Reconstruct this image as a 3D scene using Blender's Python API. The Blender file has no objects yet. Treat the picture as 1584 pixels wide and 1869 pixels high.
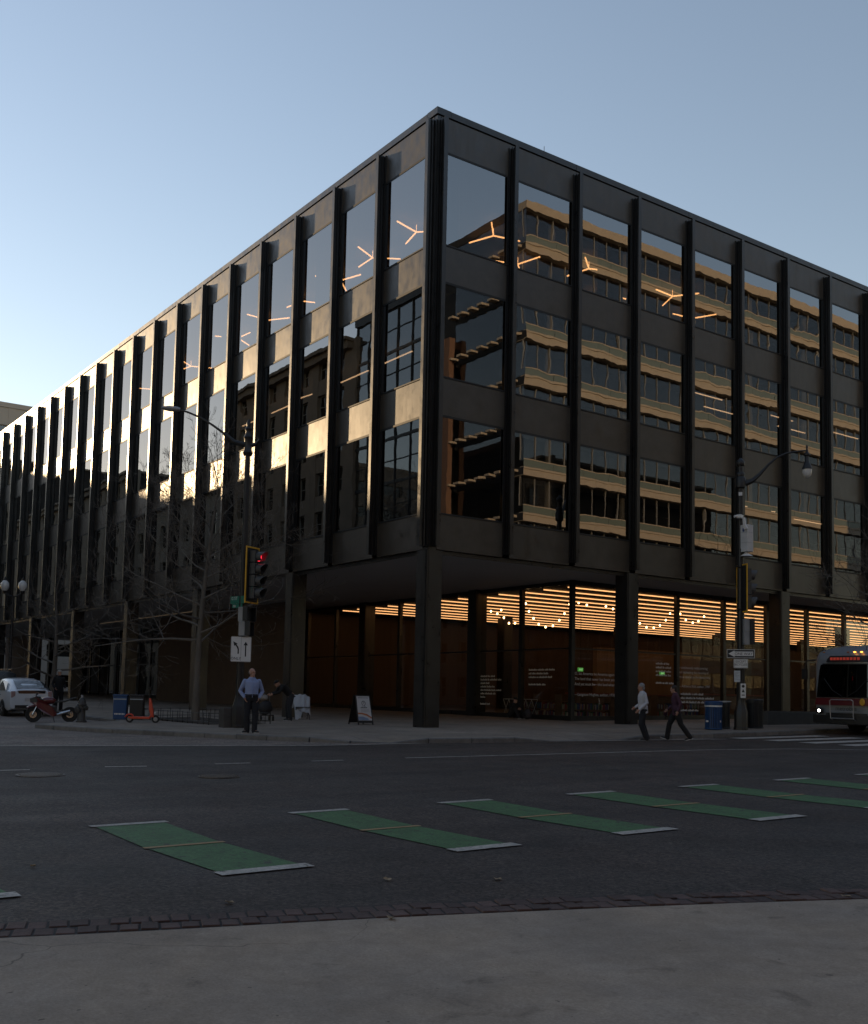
import bpy, bmesh, math, random
from mathutils import Vector, Matrix, Euler
R = math.radians
SC = bpy.context.scene
COL = SC.collection
random.seed(7)

# ------------------------------------------------------------------ camera, sky, sun, exposure
CAM_POS = Vector((27.4196, -19.3124, 0.9835))
YAW, PITCH, ROLL, FPX, CY = R(54.34), R(4.44), R(1.19), 1943.3, 1121.3
_f = Vector((-math.sin(YAW)*math.cos(PITCH), math.cos(YAW)*math.cos(PITCH), math.sin(PITCH)))
_r = Vector((math.cos(YAW), math.sin(YAW), 0)); _u = _r.cross(_f)
_c, _s = math.cos(ROLL), math.sin(ROLL)
CR, CU = _c*_r + _s*_u, -_s*_r + _c*_u
cam = bpy.data.cameras.new('camera'); camo = bpy.data.objects.new('camera', cam); COL.objects.link(camo)
camo.matrix_world = Matrix(((CR.x, CU.x, -_f.x, CAM_POS.x), (CR.y, CU.y, -_f.y, CAM_POS.y), (CR.z, CU.z, -_f.z, CAM_POS.z), (0, 0, 0, 1)))
cam.sensor_fit = 'HORIZONTAL'; cam.sensor_width = 36; cam.lens = FPX*36/1584
cam.shift_y = (CY-934.5)/1584
cam.clip_start = 0.1; cam.clip_end = 30000
SC.camera = camo

SUN_AZ, SUN_EL = R(16.0), R(11.5)          # azimuth measured from -X towards -Y
SUN_DIR = Vector((-math.cos(SUN_AZ)*math.cos(SUN_EL), -math.sin(SUN_AZ)*math.cos(SUN_EL), math.sin(SUN_EL)))
wd = bpy.data.worlds.new('World'); SC.world = wd; wd.use_nodes = True
wn = wd.node_tree.nodes; wl = wd.node_tree.links
sky = wn.new('ShaderNodeTexSky'); sky.sky_type = 'NISHITA'; sky.sun_disc = False
sky.sun_elevation = SUN_EL; sky.sun_rotation = math.atan2(SUN_DIR.x, SUN_DIR.y)
sky.altitude = 20; sky.air_density = 1.1; sky.dust_density = 0.08; sky.ozone_density = 1.4
bg = wn['Background']; bg.inputs[1].default_value = 0.138
wt = wn.new('ShaderNodeVectorMath'); wt.operation = 'MULTIPLY'; wt.inputs[1].default_value = (1.38, 1.13, 1.02)   # the photograph's warm white balance
wl.new(sky.outputs[0], wt.inputs[0]); wl.new(wt.outputs[0], bg.inputs[0])
sl = bpy.data.lights.new('sun', 'SUN'); sl.energy = 2.2; sl.angle = R(0.53); sl.color = (1.0, 0.70, 0.39)
so = bpy.data.objects.new('sun', sl); COL.objects.link(so); so.location = SUN_DIR*500
so.rotation_euler = SUN_DIR.to_track_quat('Z', 'Y').to_euler()
SC.view_settings.view_transform = 'Standard'; SC.view_settings.look = 'None'
SC.view_settings.exposure = 0.55; SC.view_settings.gamma = 1.0
SC.cycles.max_bounces = 8; SC.cycles.transparent_max_bounces = 16; SC.cycles.glossy_bounces = 5
SC.cycles.sample_clamp_indirect = 4.0
SC.cycles.use_denoising = True

# ------------------------------------------------------------------ helpers
def ray(u, v):
    return (u-792)/FPX*CR - (v-CY)/FPX*CU + _f
def at(u, v, axis, val):
    r = ray(u, v); return CAM_POS + r*((val-CAM_POS[axis])/r[axis])
SX, SY = -0.0087, 0.0135                     # the gentle fall of the ground
def G(x, y, off=0.0):
    return SX*x + SY*y + off
ROAD = -0.13
def gp(u, v, off=0.0):
    r = ray(u, v); t = (off+SX*CAM_POS.x+SY*CAM_POS.y-CAM_POS.z)/(r.z-SX*r.x-SY*r.y); return CAM_POS + r*t

class MB:
    def __init__(s): s.v = []; s.f = []
    def add(s, vs, fs):
        n = len(s.v); s.v += [tuple(v) for v in vs]; s.f += [tuple(i+n for i in f) for f in fs]; return s
    def box(s, a, b):
        x0, y0, z0 = a; x1, y1, z1 = b
        return s.add([(x0,y0,z0),(x1,y0,z0),(x1,y1,z0),(x0,y1,z0),(x0,y0,z1),(x1,y0,z1),(x1,y1,z1),(x0,y1,z1)],
                     [(0,3,2,1),(4,5,6,7),(0,1,5,4),(1,2,6,5),(2,3,7,6),(3,0,4,7)])
    def rbox(s, c, d, rz=0, rx=0, ry=0, taper=1.0):
        m = Matrix.Translation(c) @ Euler((rx, ry, rz)).to_matrix().to_4x4()
        hx, hy, hz = d[0]/2, d[1]/2, d[2]/2
        vs = [m @ Vector((sx*hx*(taper if k else 1), sy*hy*(taper if k else 1), hz*(1 if k else -1))) for k in (0, 1) for sx, sy in ((-1,-1),(1,-1),(1,1),(-1,1))]
        return s.add(vs, [(0,3,2,1),(4,5,6,7),(0,1,5,4),(1,2,6,5),(2,3,7,6),(3,0,4,7)])
    def cyl(s, p0, p1, r0, r1=None, n=10, cap=True):
        p0 = Vector(p0); p1 = Vector(p1); r1 = r0 if r1 is None else r1
        d = (p1-p0).normalized(); a = d.orthogonal().normalized(); b = d.cross(a)
        vs = []
        for p, r in ((p0, r0), (p1, r1)):
            for i in range(n):
                t = 2*math.pi*i/n; vs.append(p + a*math.cos(t)*r + b*math.sin(t)*r)
        fs = [(i, (i+1) % n, n+(i+1) % n, n+i) for i in range(n)]
        if cap: fs += [tuple(range(n-1, -1, -1)), tuple(range(n, 2*n))]
        return s.add(vs, fs)
    def tube(s, pts, rad, n=6, closed=False):
        pts = [Vector(p) for p in pts]; m = len(pts); vs = []; fs = []; a = None
        for i, p in enumerate(pts):
            if closed: d = pts[(i+1) % m]-pts[i-1]
            else: d = pts[min(i+1, m-1)]-pts[max(i-1, 0)]
            d = d.normalized()
            a = d.orthogonal().normalized() if a is None else (a-d*a.dot(d)).normalized()
            b = d.cross(a); r = rad[i] if hasattr(rad, '__len__') else rad
            vs += [p+a*math.cos(2*math.pi*k/n)*r+b*math.sin(2*math.pi*k/n)*r for k in range(n)]
        for i in range(m if closed else m-1):
            j = (i+1) % m
            fs += [(i*n+k, i*n+(k+1) % n, j*n+(k+1) % n, j*n+k) for k in range(n)]
        if not closed: fs += [tuple(range(n-1, -1, -1)), tuple(range((m-1)*n, m*n))]
        return s.add(vs, fs)
    def lathe(s, prof, n=14, c=(0, 0, 0), axis='Z'):
        c = Vector(c); vs = []; fs = []; m = len(prof)
        for r, z in prof:
            for i in range(n):
                t = 2*math.pi*i/n; p = (r*math.cos(t), r*math.sin(t), z)
                if axis == 'X': p = (p[2], p[0], p[1])
                if axis == 'Y': p = (p[0], p[2], p[1])
                vs.append(c+Vector(p))
        for j in range(m-1):
            fs += [(j*n+i, j*n+(i+1) % n, (j+1)*n+(i+1) % n, (j+1)*n+i) for i in range(n)]
        fs += [tuple(range(n-1, -1, -1)), tuple(range((m-1)*n, m*n))]
        return s.add(vs, fs)
    def ell(s, c, r, n=12, m=8, rot=None):
        c = Vector(c); prof = [(max(1e-4, math.sin(math.pi*j/m)), -math.cos(math.pi*j/m)) for j in range(m+1)]
        k = len(s.v); s.lathe(prof, n)
        for i in range(k, len(s.v)):
            p = Vector((s.v[i][0]*r[0], s.v[i][1]*r[1], s.v[i][2]*r[2]))
            if rot: p = rot @ p
            s.v[i] = tuple(c+p)
        return s
    def prism(s, poly, ext):
        """poly: list of 3D points, ext: extrusion vector"""
        n = len(poly); e = Vector(ext); vs = [Vector(p) for p in poly]+[Vector(p)+e for p in poly]
        return s.add(vs, [tuple(range(n-1, -1, -1)), tuple(range(n, 2*n))]+[(i, (i+1) % n, n+(i+1) % n, n+i) for i in range(n)])
    def loft(s, rings, cap=True):
        n = len(rings[0]); vs = [Vector(p) for r in rings for p in r]; fs = []
        for j in range(len(rings)-1):
            fs += [(j*n+i, j*n+(i+1) % n, (j+1)*n+(i+1) % n, (j+1)*n+i) for i in range(n)]
        if cap: fs += [tuple(range(n-1, -1, -1)), tuple(range((len(rings)-1)*n, len(rings)*n))]
        return s.add(vs, fs)
    def mesh(s, name, mat, smooth=False, bevel=0, ang=40):
        me = bpy.data.meshes.new(name); me.from_pydata(s.v, [], s.f)
        bm = bmesh.new(); bm.from_mesh(me); bmesh.ops.recalc_face_normals(bm, faces=bm.faces)
        if bevel:
            es = [e for e in bm.edges if len(e.link_faces) == 2 and e.calc_face_angle(0) > R(30)]
            bmesh.ops.bevel(bm, geom=es, offset=bevel, segments=2, profile=.6, affect='EDGES', clamp_overlap=True)
        if smooth:
            for f in bm.faces: f.smooth = True
            for e in bm.edges:
                if len(e.link_faces) == 2 and e.calc_face_angle(0) > R(ang): e.smooth = False
        bm.to_mesh(me); bm.free()
        if mat: me.materials.append(mat)
        return me
    def obj(s, name, mat, parent=None, loc=None, smooth=False, bevel=0, ang=40):
        return inst(name, s.mesh(name, mat, smooth, bevel, ang), parent, loc)

def inst(name, me, parent=None, loc=None, rz=None):
    o = bpy.data.objects.new(name, me); COL.objects.link(o)
    if parent: o.parent = parent
    if loc is not None: o.location = loc
    if rz is not None: o.rotation_euler = (0, 0, rz)
    return o
def thing(name, label, cat, loc=(0, 0, 0), rz=0, group=None):
    o = bpy.data.objects.new(name, None); COL.objects.link(o); o.empty_display_size = .2
    o.location = loc; o.rotation_euler = (0, 0, rz)
    return tag(o, label, cat, group)
def tag(o, label, cat, group=None):
    o['label'] = label; o['category'] = cat
    if group: o['group'] = group
    return o
def struct(o, kind='structure', label=None):
    o['kind'] = kind
    if label: o['label'] = label
    return o
def copy_tree(o, parent=None):
    c = o.copy(); COL.objects.link(c)
    if parent: c.parent = parent
    for ch in list(o.children): copy_tree(ch, c)
    return c

# ------------------------------------------------------------------ materials
MATS = {}
def nm(name):
    m = bpy.data.materials.new(name); m.use_nodes = True
    return m, m.node_tree.nodes, m.node_tree.links, m.node_tree.nodes['Principled BSDF']
def pm(name, col, rough=.6, metal=0.0, var=.18, scale=3.0, bump=0.0, bscale=40, spec=.5, coat=0, stretch=None, rvar=0.0, random_obj=0.0):
    """principled with two octaves of noise on colour, roughness and relief"""
    if name in MATS: return MATS[name]
    m, N, L, b = nm(name)
    b.inputs['Metallic'].default_value = metal; b.inputs['Roughness'].default_value = rough
    b.inputs['Specular IOR Level'].default_value = spec; b.inputs['Coat Weight'].default_value = coat
    tc = N.new('ShaderNodeTexCoord'); src = tc.outputs['Object']
    if stretch:
        mp = N.new('ShaderNodeMapping'); mp.inputs['Scale'].default_value = stretch; L.new(src, mp.inputs[0]); src = mp.outputs[0]
    nz = N.new('ShaderNodeTexNoise'); nz.inputs['Scale'].default_value = scale; nz.inputs['Detail'].default_value = 6; nz.inputs['Roughness'].default_value = .6
    L.new(src, nz.inputs['Vector'])
    oi = N.new('ShaderNodeObjectInfo')
    mr = N.new('ShaderNodeMapRange'); mr.inputs[1].default_value = .25; mr.inputs[2].default_value = .75; mr.inputs[3].default_value = 1-var; mr.inputs[4].default_value = 1+var
    L.new(nz.outputs[0], mr.inputs[0])
    fac = mr.outputs[0]
    if random_obj:
        m2 = N.new('ShaderNodeMapRange'); m2.inputs[3].default_value = 1-random_obj; m2.inputs[4].default_value = 1+random_obj; L.new(oi.outputs['Random'], m2.inputs[0])
        mm = N.new('ShaderNodeMath'); mm.operation = 'MULTIPLY'; L.new(fac, mm.inputs[0]); L.new(m2.outputs[0], mm.inputs[1]); fac = mm.outputs[0]
    mx = N.new('ShaderNodeVectorMath'); mx.operation = 'SCALE'; mx.inputs[0].default_value = col; L.new(fac, mx.inputs['Scale'])
    L.new(mx.outputs[0], b.inputs['Base Color'])
    if rvar:
        m3 = N.new('ShaderNodeMapRange'); m3.inputs[1].default_value = .3; m3.inputs[2].default_value = .7; m3.inputs[3].default_value = max(.02, rough-rvar); m3.inputs[4].default_value = rough+rvar
        L.new(nz.outputs[0], m3.inputs[0]); L.new(m3.outputs[0], b.inputs['Roughness'])
    if bump:
        n2 = N.new('ShaderNodeTexNoise'); n2.inputs['Scale'].default_value = bscale; n2.inputs['Detail'].default_value = 4; L.new(src, n2.inputs['Vector'])
        bp = N.new('ShaderNodeBump'); bp.inputs['Strength'].default_value = 1; bp.inputs['Distance'].default_value = bump; L.new(n2.outputs[0], bp.inputs['Height']); L.new(bp.outputs[0], b.inputs['Normal'])
    MATS[name] = m; return m
def em(name, col, strength):
    if name in MATS: return MATS[name]
    m, N, L, b = nm(name)
    b.inputs['Base Color'].default_value = (*[c*.5 for c in col], 1); b.inputs['Emission Color'].default_value = (*col, 1); b.inputs['Emission Strength'].default_value = strength
    MATS[name] = m; return m
def glass(name, ior, tint, wob=0.0, wscale=.5, rough=0.0, gloss=(1, 1, 1)):
    """pane: mirror reflection by Fresnel over tinted see-through, slightly wavy as float glass is"""
    if name in MATS: return MATS[name]
    m = bpy.data.materials.new(name); m.use_nodes = True; N = m.node_tree.nodes; L = m.node_tree.links
    N.remove(N['Principled BSDF']); out = N['Material Output']
    fr = N.new('ShaderNodeFresnel'); fr.inputs[0].default_value = ior
    ge = N.new('ShaderNodeNewGeometry'); mi = N.new('ShaderNodeMapRange'); mi.inputs[3].default_value = ior; mi.inputs[4].default_value = 1/ior
    L.new(ge.outputs['Backfacing'], mi.inputs[0]); L.new(mi.outputs[0], fr.inputs[0])       # same strength from both sides
    tr = N.new('ShaderNodeBsdfTransparent'); tr.inputs[0].default_value = (*tint, 1)
    gl = N.new('ShaderNodeBsdfGlossy'); gl.inputs['Roughness'].default_value = rough; gl.inputs['Color'].default_value = (*gloss, 1)
    mix = N.new('ShaderNodeMixShader'); L.new(fr.outputs[0], mix.inputs[0]); L.new(tr.outputs[0], mix.inputs[1]); L.new(gl.outputs[0], mix.inputs[2]); L.new(mix.outputs[0], out.inputs[0])
    if wob:
        tc = N.new('ShaderNodeTexCoord'); oi = N.new('ShaderNodeObjectInfo')
        ad = N.new('ShaderNodeVectorMath'); ad.operation = 'ADD'; L.new(tc.outputs['Object'], ad.inputs[0]); 
        sc = N.new('ShaderNodeMath'); sc.operation = 'MULTIPLY'; sc.inputs[1].default_value = 97; L.new(oi.outputs['Random'], sc.inputs[0]); L.new(sc.outputs[0], ad.inputs[1])
        nz = N.new('ShaderNodeTexNoise'); nz.inputs['Scale'].default_value = wscale; nz.inputs['Detail'].default_value = 2.5; L.new(ad.outputs[0], nz.inputs['Vector'])
        bp = N.new('ShaderNodeBump'); bp.inputs['Distance'].default_value = wob; L.new(nz.outputs[0], bp.inputs['Height'])
        st = N.new('ShaderNodeMapRange'); st.inputs[3].default_value = .15; st.inputs[4].default_value = 1.0; L.new(oi.outputs['Random'], st.inputs[0]); L.new(st.outputs[0], bp.inputs['Strength'])
        L.new(bp.outputs[0], gl.inputs['Normal'])
    MATS[name] = m; return m
# ------------------------------------------------------------------ the ground
def sheet(name, poly, off, mat, kind='structure'):
    mb = MB(); mb.add([(x, y, G(x, y, off)) for x, y in poly], [tuple(range(len(poly)))])
    return struct(mb.obj(name, mat), kind)
def mult(N, L, *socks):
    out = socks[0]
    for k in socks[1:]:
        m = N.new('ShaderNodeMath'); m.operation = 'MULTIPLY'; L.new(out, m.inputs[0]); L.new(k, m.inputs[1]); out = m.outputs[0]
    return out
def noise(N, L, src, scale, detail, rough, lo, hi, a, b, dist=0):
    n = N.new('ShaderNodeTexNoise'); n.inputs['Scale'].default_value = scale; n.inputs['Detail'].default_value = detail; n.inputs['Roughness'].default_value = rough; n.inputs['Distortion'].default_value = dist; L.new(src, n.inputs[0])
    r = N.new('ShaderNodeMapRange'); r.inputs[1].default_value = a; r.inputs[2].default_value = b; r.inputs[3].default_value = lo; r.inputs[4].default_value = hi; L.new(n.outputs[0], r.inputs[0]); return r.outputs[0], n.outputs[0]
def cracks(N, L, src, scale, width, depth, mask_scale, mask_at):
    """thin wandering cracks, present only in places"""
    w = N.new('ShaderNodeTexNoise'); w.inputs['Scale'].default_value = scale*2.2; w.inputs['Detail'].default_value = 5; L.new(src, w.inputs[0])
    sc = N.new('ShaderNodeVectorMath'); sc.operation = 'SCALE'; sc.inputs['Scale'].default_value = .9/scale*.5; L.new(w.outputs['Color'], sc.inputs[0])
    ad = N.new('ShaderNodeVectorMath'); L.new(src, ad.inputs[0]); L.new(sc.outputs[0], ad.inputs[1])
    v = N.new('ShaderNodeTexVoronoi'); v.feature = 'DISTANCE_TO_EDGE'; v.inputs['Scale'].default_value = scale; L.new(ad.outputs[0], v.inputs['Vector'])
    r = N.new('ShaderNodeMapRange'); r.inputs[1].default_value = 0; r.inputs[2].default_value = width*scale; r.inputs[3].default_value = depth; r.inputs[4].default_value = 1; L.new(v.outputs['Distance'], r.inputs[0])
    m, _ = noise(N, L, src, mask_scale, 3, .5, 0, 1, mask_at, mask_at+.06)
    mx = N.new('ShaderNodeMix'); mx.inputs[2].default_value = 1; L.new(m, mx.inputs[0]); L.new(r.outputs[0], mx.inputs[3]); return mx.outputs[0]
def asphalt(name, col, patch, worn=False):
    m, N, L, b = nm(name); src = N.new('ShaderNodeTexCoord').outputs['Object']
    big, _ = noise(N, L, src, .16, 5, .6, 1-patch*1.3, 1+patch*1.3, .35, .65)
    oil, _ = noise(N, L, src, .9, 4, .55, 1.0, .70, .60, .72, .4)
    mid, _ = noise(N, L, src, 1.7, 6, .65, .80, 1.22, .3, .7)
    gr, g0 = noise(N, L, src, 26, 9, .82, .30, 1.85, .30, .72)
    st, _ = noise(N, L, src, 42, 2, .5, 1.0, 3.2, .72, .80)
    vo = N.new('ShaderNodeTexVoronoi'); vo.inputs['Scale'].default_value = 38; L.new(src, vo.inputs['Vector'])
    sx = N.new('ShaderNodeSeparateColor'); L.new(vo.outputs['Color'], sx.inputs[0])
    vr = N.new('ShaderNodeMapRange'); vr.inputs[3].default_value = .40; vr.inputs[4].default_value = 1.60; L.new(sx.outputs[0], vr.inputs[0])
    mp = N.new('ShaderNodeMapping'); mp.inputs['Scale'].default_value = (1.6, .05, 1); L.new(src, mp.inputs[0])
    tr, _ = noise(N, L, mp.outputs[0], 1.0, 3, .5, .86, 1.16, .35, .65)
    ck = cracks(N, L, src, .30, .012, .35, .12, .50)
    f = mult(N, L, big, mid, gr, st, tr, ck, vr.outputs[0], oil)
    tint, _ = noise(N, L, src, .5, 3, .5, 0, 1, .3, .7)
    mx = N.new('ShaderNodeMix'); mx.data_type = 'RGBA'; mx.inputs[6].default_value = (*col, 1); mx.inputs[7].default_value = (col[0]*1.10, col[1]*.97, col[2]*.93, 1); L.new(tint, mx.inputs[0])
    vm = N.new('ShaderNodeVectorMath'); vm.operation = 'SCALE'; L.new(mx.outputs[2], vm.inputs[0]); L.new(f, vm.inputs['Scale']); L.new(vm.outputs[0], b.inputs['Base Color'])
    b.inputs['Specular IOR Level'].default_value = .4
    rr, _ = noise(N, L, src, .6, 4, .6, .62, .80, .3, .7); L.new(rr, b.inputs['Roughness'])
    bp = N.new('ShaderNodeBump'); bp.inputs['Distance'].default_value = .010; L.new(g0, bp.inputs['Height']); L.new(bp.outputs[0], b.inputs['Normal'])
    MATS[name] = m; return m
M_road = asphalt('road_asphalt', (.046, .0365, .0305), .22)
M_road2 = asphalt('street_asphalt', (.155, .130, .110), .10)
def concrete(name, col, joint=0.0):
    m, N, L, b = nm(name); src = N.new('ShaderNodeTexCoord').outputs['Object']
    big, _ = noise(N, L, src, .55, 8, .62, .78, 1.20, .3, .7)
    mid, _ = noise(N, L, src, 4.5, 8, .72, .84, 1.14, .3, .7)
    gr, g0 = noise(N, L, src, 55, 8, .8, .72, 1.28, .3, .7)
    stain, _ = noise(N, L, src, 2.3, 6, .6, 1.0, .66, .60, .70, .6)
    sp, _ = noise(N, L, src, 21, 2, .5, 1.0, .45, .735, .765)
    pale, _ = noise(N, L, src, 1.1, 5, .7, 1.0, 1.30, .66, .74, 1.2)
    v = N.new('ShaderNodeTexVoronoi'); v.inputs['Scale'].default_value = 1.6; L.new(src, v.inputs['Vector'])
    r = N.new('ShaderNodeMapRange'); r.inputs[1].default_value = .030; r.inputs[2].default_value = .042; r.inputs[3].default_value = .62; r.inputs[4].default_value = 1; L.new(v.outputs['Distance'], r.inputs[0])
    ck = cracks(N, L, src, .22, .008, .45, .2, .52)
    f = mult(N, L, big, mid, gr, stain, sp, pale, r.outputs[0], ck)
    if joint:
        br = N.new('ShaderNodeTexBrick'); br.offset = 0; br.inputs['Scale'].default_value = 1; br.inputs['Brick Width'].default_value = joint; br.inputs['Row Height'].default_value = joint; br.inputs['Mortar Size'].default_value = .012
        br.inputs['Color1'].default_value = (1, 1, 1, 1); br.inputs['Color2'].default_value = (.86, .86, .86, 1); br.inputs['Mortar'].default_value = (.45, .45, .45, 1); L.new(src, br.inputs['Vector'])
        f = mult(N, L, f, br.outputs['Color'])
    tint, _ = noise(N, L, src, .9, 4, .6, 0, 1, .3, .7)
    mx = N.new('ShaderNodeMix'); mx.data_type = 'RGBA'; mx.inputs[6].default_value = (*col, 1); mx.inputs[7].default_value = (col[0]*1.05, col[1]*.99, col[2]*.90, 1); L.new(tint, mx.inputs[0])
    vm = N.new('ShaderNodeVectorMath'); vm.operation = 'SCALE'; L.new(mx.outputs[2], vm.inputs[0]); L.new(f, vm.inputs['Scale']); L.new(vm.outputs[0], b.inputs['Base Color'])
    b.inputs['Roughness'].default_value = .8; b.inputs['Specular IOR Level'].default_value = .3
    bp = N.new('ShaderNodeBump'); bp.inputs['Distance'].default_value = .005; L.new(g0, bp.inputs['Height']); L.new(bp.outputs[0], b.inputs['Normal'])
    MATS[name] = m; return m
M_walk = concrete('pavement_concrete', (.245, .208, .176), 1.52)
M_near = concrete('near_concrete', (.345, .285, .232))
M_granite = pm('kerb_granite', (.13, .125, .12), .75, var=.25, scale=6, bump=.004, bscale=60, random_obj=.15)
M_white = pm('road_paint_white', (.46, .42, .37), .7, var=.25, scale=5, bump=.004, bscale=60)
M_green = pm('road_paint_green', (.062, .15, .052), .7, var=.25, scale=4, bump=.006, bscale=70)
def worn(m, under, amount, scale):
    N = m.node_tree.nodes; L = m.node_tree.links; b = N['Principled BSDF']; src = b.inputs['Base Color'].links[0].from_socket
    tc = N.new('ShaderNodeTexCoord'); a = N.new('ShaderNodeTexNoise'); a.inputs['Scale'].default_value = scale; a.inputs['Detail'].default_value = 8; a.inputs['Roughness'].default_value = .72; L.new(tc.outputs['Object'], a.inputs[0])
    r = N.new('ShaderNodeMapRange'); r.inputs[1].default_value = amount; r.inputs[2].default_value = amount+.07; L.new(a.outputs[0], r.inputs[0])
    gr, _ = noise(N, L, tc.outputs['Object'], 26, 9, .82, .45, 1.5, .30, .72)
    mx = N.new('ShaderNodeMix'); mx.data_type = 'RGBA'; L.new(r.outputs[0], mx.inputs[0]); L.new(src, mx.inputs[6]); mx.inputs[7].default_value = (*under, 1)
    vm = N.new('ShaderNodeVectorMath'); vm.operation = 'SCALE'; L.new(mx.outputs[2], vm.inputs[0]); L.new(gr, vm.inputs['Scale']); L.new(vm.outputs[0], b.inputs['Base Color'])
worn(M_white, (.06, .052, .046), .57, 9); worn(M_green, (.05, .045, .036), .56, 11)
M_tan = pm('road_paint_tan', (.34, .22, .10), .7, var=.2, scale=6)
M_gbrick = pm('gutter_brick', (.085, .050, .042), .8, var=.3, scale=9, bump=.008, bscale=40, random_obj=.35)

sheet('ground', [(-900, -900), (900, -900), (900, 900), (-900, 900)], ROAD, M_road)
# the lighter street pavement left of the crossing line
LINE1 = [(2.1, -13.1), (3.35, -9.8), (4.61, -6.34), (4.85, -3.2), (5.3, -.2), (5.9, 3.2), (6.5, 6.6)]
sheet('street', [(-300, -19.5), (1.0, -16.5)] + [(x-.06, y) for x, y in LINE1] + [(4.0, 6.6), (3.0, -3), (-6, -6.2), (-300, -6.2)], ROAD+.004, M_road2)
def stripe(name, pts, w, off, mat, parent):
    mb = MB()
    n = len(pts); L_, R_ = [], []
    for i, p in enumerate(pts):
        a = Vector(pts[max(i-1, 0)]); b = Vector(pts[min(i+1, n-1)]); d = (b-a).normalized(); q = Vector((-d.y, d.x))*w/2
        L_.append(Vector(p)+q); R_.append(Vector(p)-q)
    vs = [(v.x, v.y, G(v.x, v.y, off)) for v in L_]+[(v.x, v.y, G(v.x, v.y, off)) for v in R_]
    mb.add(vs, [(i, i+1, n+i+1, n+i) for i in range(n-1)])
    return mb.obj(name, mat, parent)
mk = bpy.data.objects.new('road_markings', None); COL.objects.link(mk); struct(mk)
stripe('crossing_line', [(-2.0, -24)]+LINE1, .13, ROAD+.009, M_white, mk)
stripe('lane_line', [(8.98, -6.74), (9.33, -3.1), (9.77, 1.78), (10.4, 4.2), (11.8, 6.3), (15, 9)], .10, ROAD+.009, M_white, mk)
for a, b in (((8.54, -14.75), (8.60, -14.2)), ((8.56, -12.9), (8.74, -12.2)), ((8.78, -10.9), (8.83, -10.2)), ((8.92, -8.92), (8.96, -8.22)), ((8.5, -16.7), (8.52, -16.0))):
    stripe('lane_dash', [a, b], .11, ROAD+.009, M_white, mk)
for i in range(9):
    x = 6.35+i*1.25
    stripe('crosswalk_bar', [(x, 7.2), (x, 11.6)], .6, ROAD+.009, M_white, mk)
# the green bike lane blocks, white end bars and the tan centre line
GB = [(-17.95, -17.15), (-15.52, -14.72), (-13.13, -12.38), (-10.92, -10.10), (-8.62, -7.75), (-6.22, -5.40), (-3.83, -2.94), (-1.45, -.55), (.95, 1.8)]
for y0, y1 in GB:
    d = .06
    g = stripe('bike_lane_block', [(15.98, (y0+y1)/2), (17.6, (y0+y1)/2-d), (19.18, (y0+y1)/2)], y1-y0-.04, ROAD+.008, M_green, mk)
    stripe('end_bar', [(15.90, (y0+y1)/2), (16.03, (y0+y1)/2)], y1-y0+.06, ROAD+.013, M_white, mk)
    stripe('end_bar', [(19.12, (y0+y1)/2), (19.30, (y0+y1)/2)], y1-y0+.06, ROAD+.013, M_white, mk)
    stripe('centre_bar', [(17.60, (y0+y1)/2-d), (17.68, (y0+y1)/2-d)], y1-y0+.02, ROAD+.013, M_tan, mk)

# the far pavement (raised), its kerb stones, with two dropped kerbs
KERB = [(-300, -6.5), (-40, -6.5), (-8.9, -6.5), (-7.6, -7.0), (-7.1, -9.0), (-6.2, -9.95), (-3.5, -9.25), (-.5, -7.85), (2.17, -6.4), (3.95, -5.0), (4.75, -3.2), (5.2, -.7), (5.45, 2.0), (5.6, 5.0), (5.5, 8.0), (5.0, 12), (4.6, 16), (4.5, 24), (4.5, 90), (4.5, 300)]
def catmull(P, step=1.2):
    out = []
    for i in range(len(P)-1):
        p0 = Vector(P[max(i-1, 0)]); p1 = Vector(P[i]); p2 = Vector(P[i+1]); p3 = Vector(P[min(i+2, len(P)-1)])
        Ld = (p2-p1).length; lin = Ld > 9
        n = max(1, int(round(Ld/step))) if not lin else max(1, int(Ld/6))
        for k in range(n):
            t = k/n
            q = p1.lerp(p2, t) if lin else .5*((2*p1)+(-p0+p2)*t+(2*p0-5*p1+4*p2-p3)*t*t+(-p0+3*p1-3*p2+p3)*t**3)
            out.append(q)
    out.append(Vector(P[-1])); return out
KP = catmull(KERB)
def drop(p):
    x, y = p
    if x < 3: return 0
    a = 1-min(1, max(0, (abs(y+4.3)-.55)/.5)); b = 1-min(1, max(0, (abs(y-1.7)-1.5)/.6))
    return .115*max(a, b)
n = len(KP); inn = []
for i, p in enumerate(KP):
    d = (KP[min(i+1, n-1)]-KP[max(i-1, 0)]).normalized(); inn.append(p+Vector((-d.y, d.x))*1.3*drop(p)/.115)
mb = MB(); poly = inn+[Vector((-300, 300))]
mb.add([(p.x, p.y, G(p.x, p.y)) for p in poly], [tuple(range(len(poly)))])
for i in range(n-1):
    if drop(KP[i]) > 0 or drop(KP[i+1]) > 0:
        a, b, c, d = KP[i], KP[i+1], inn[i+1], inn[i]
        mb.add([(a.x, a.y, G(a.x, a.y, -drop(a))), (b.x, b.y, G(b.x, b.y, -drop(b))), (c.x, c.y, G(c.x, c.y)), (d.x, d.y, G(d.x, d.y))], [(0, 1, 2, 3)] if (a-d).length > 1e-6 and (b-c).length > 1e-6 else ([(0, 1, 2)] if (a-d).length <= 1e-6 else [(0, 1, 3)]))
struct(mb.obj('pavement', M_walk))
kerb = bpy.data.objects.new('kerb', None); COL.objects.link(kerb); struct(kerb)
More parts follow.
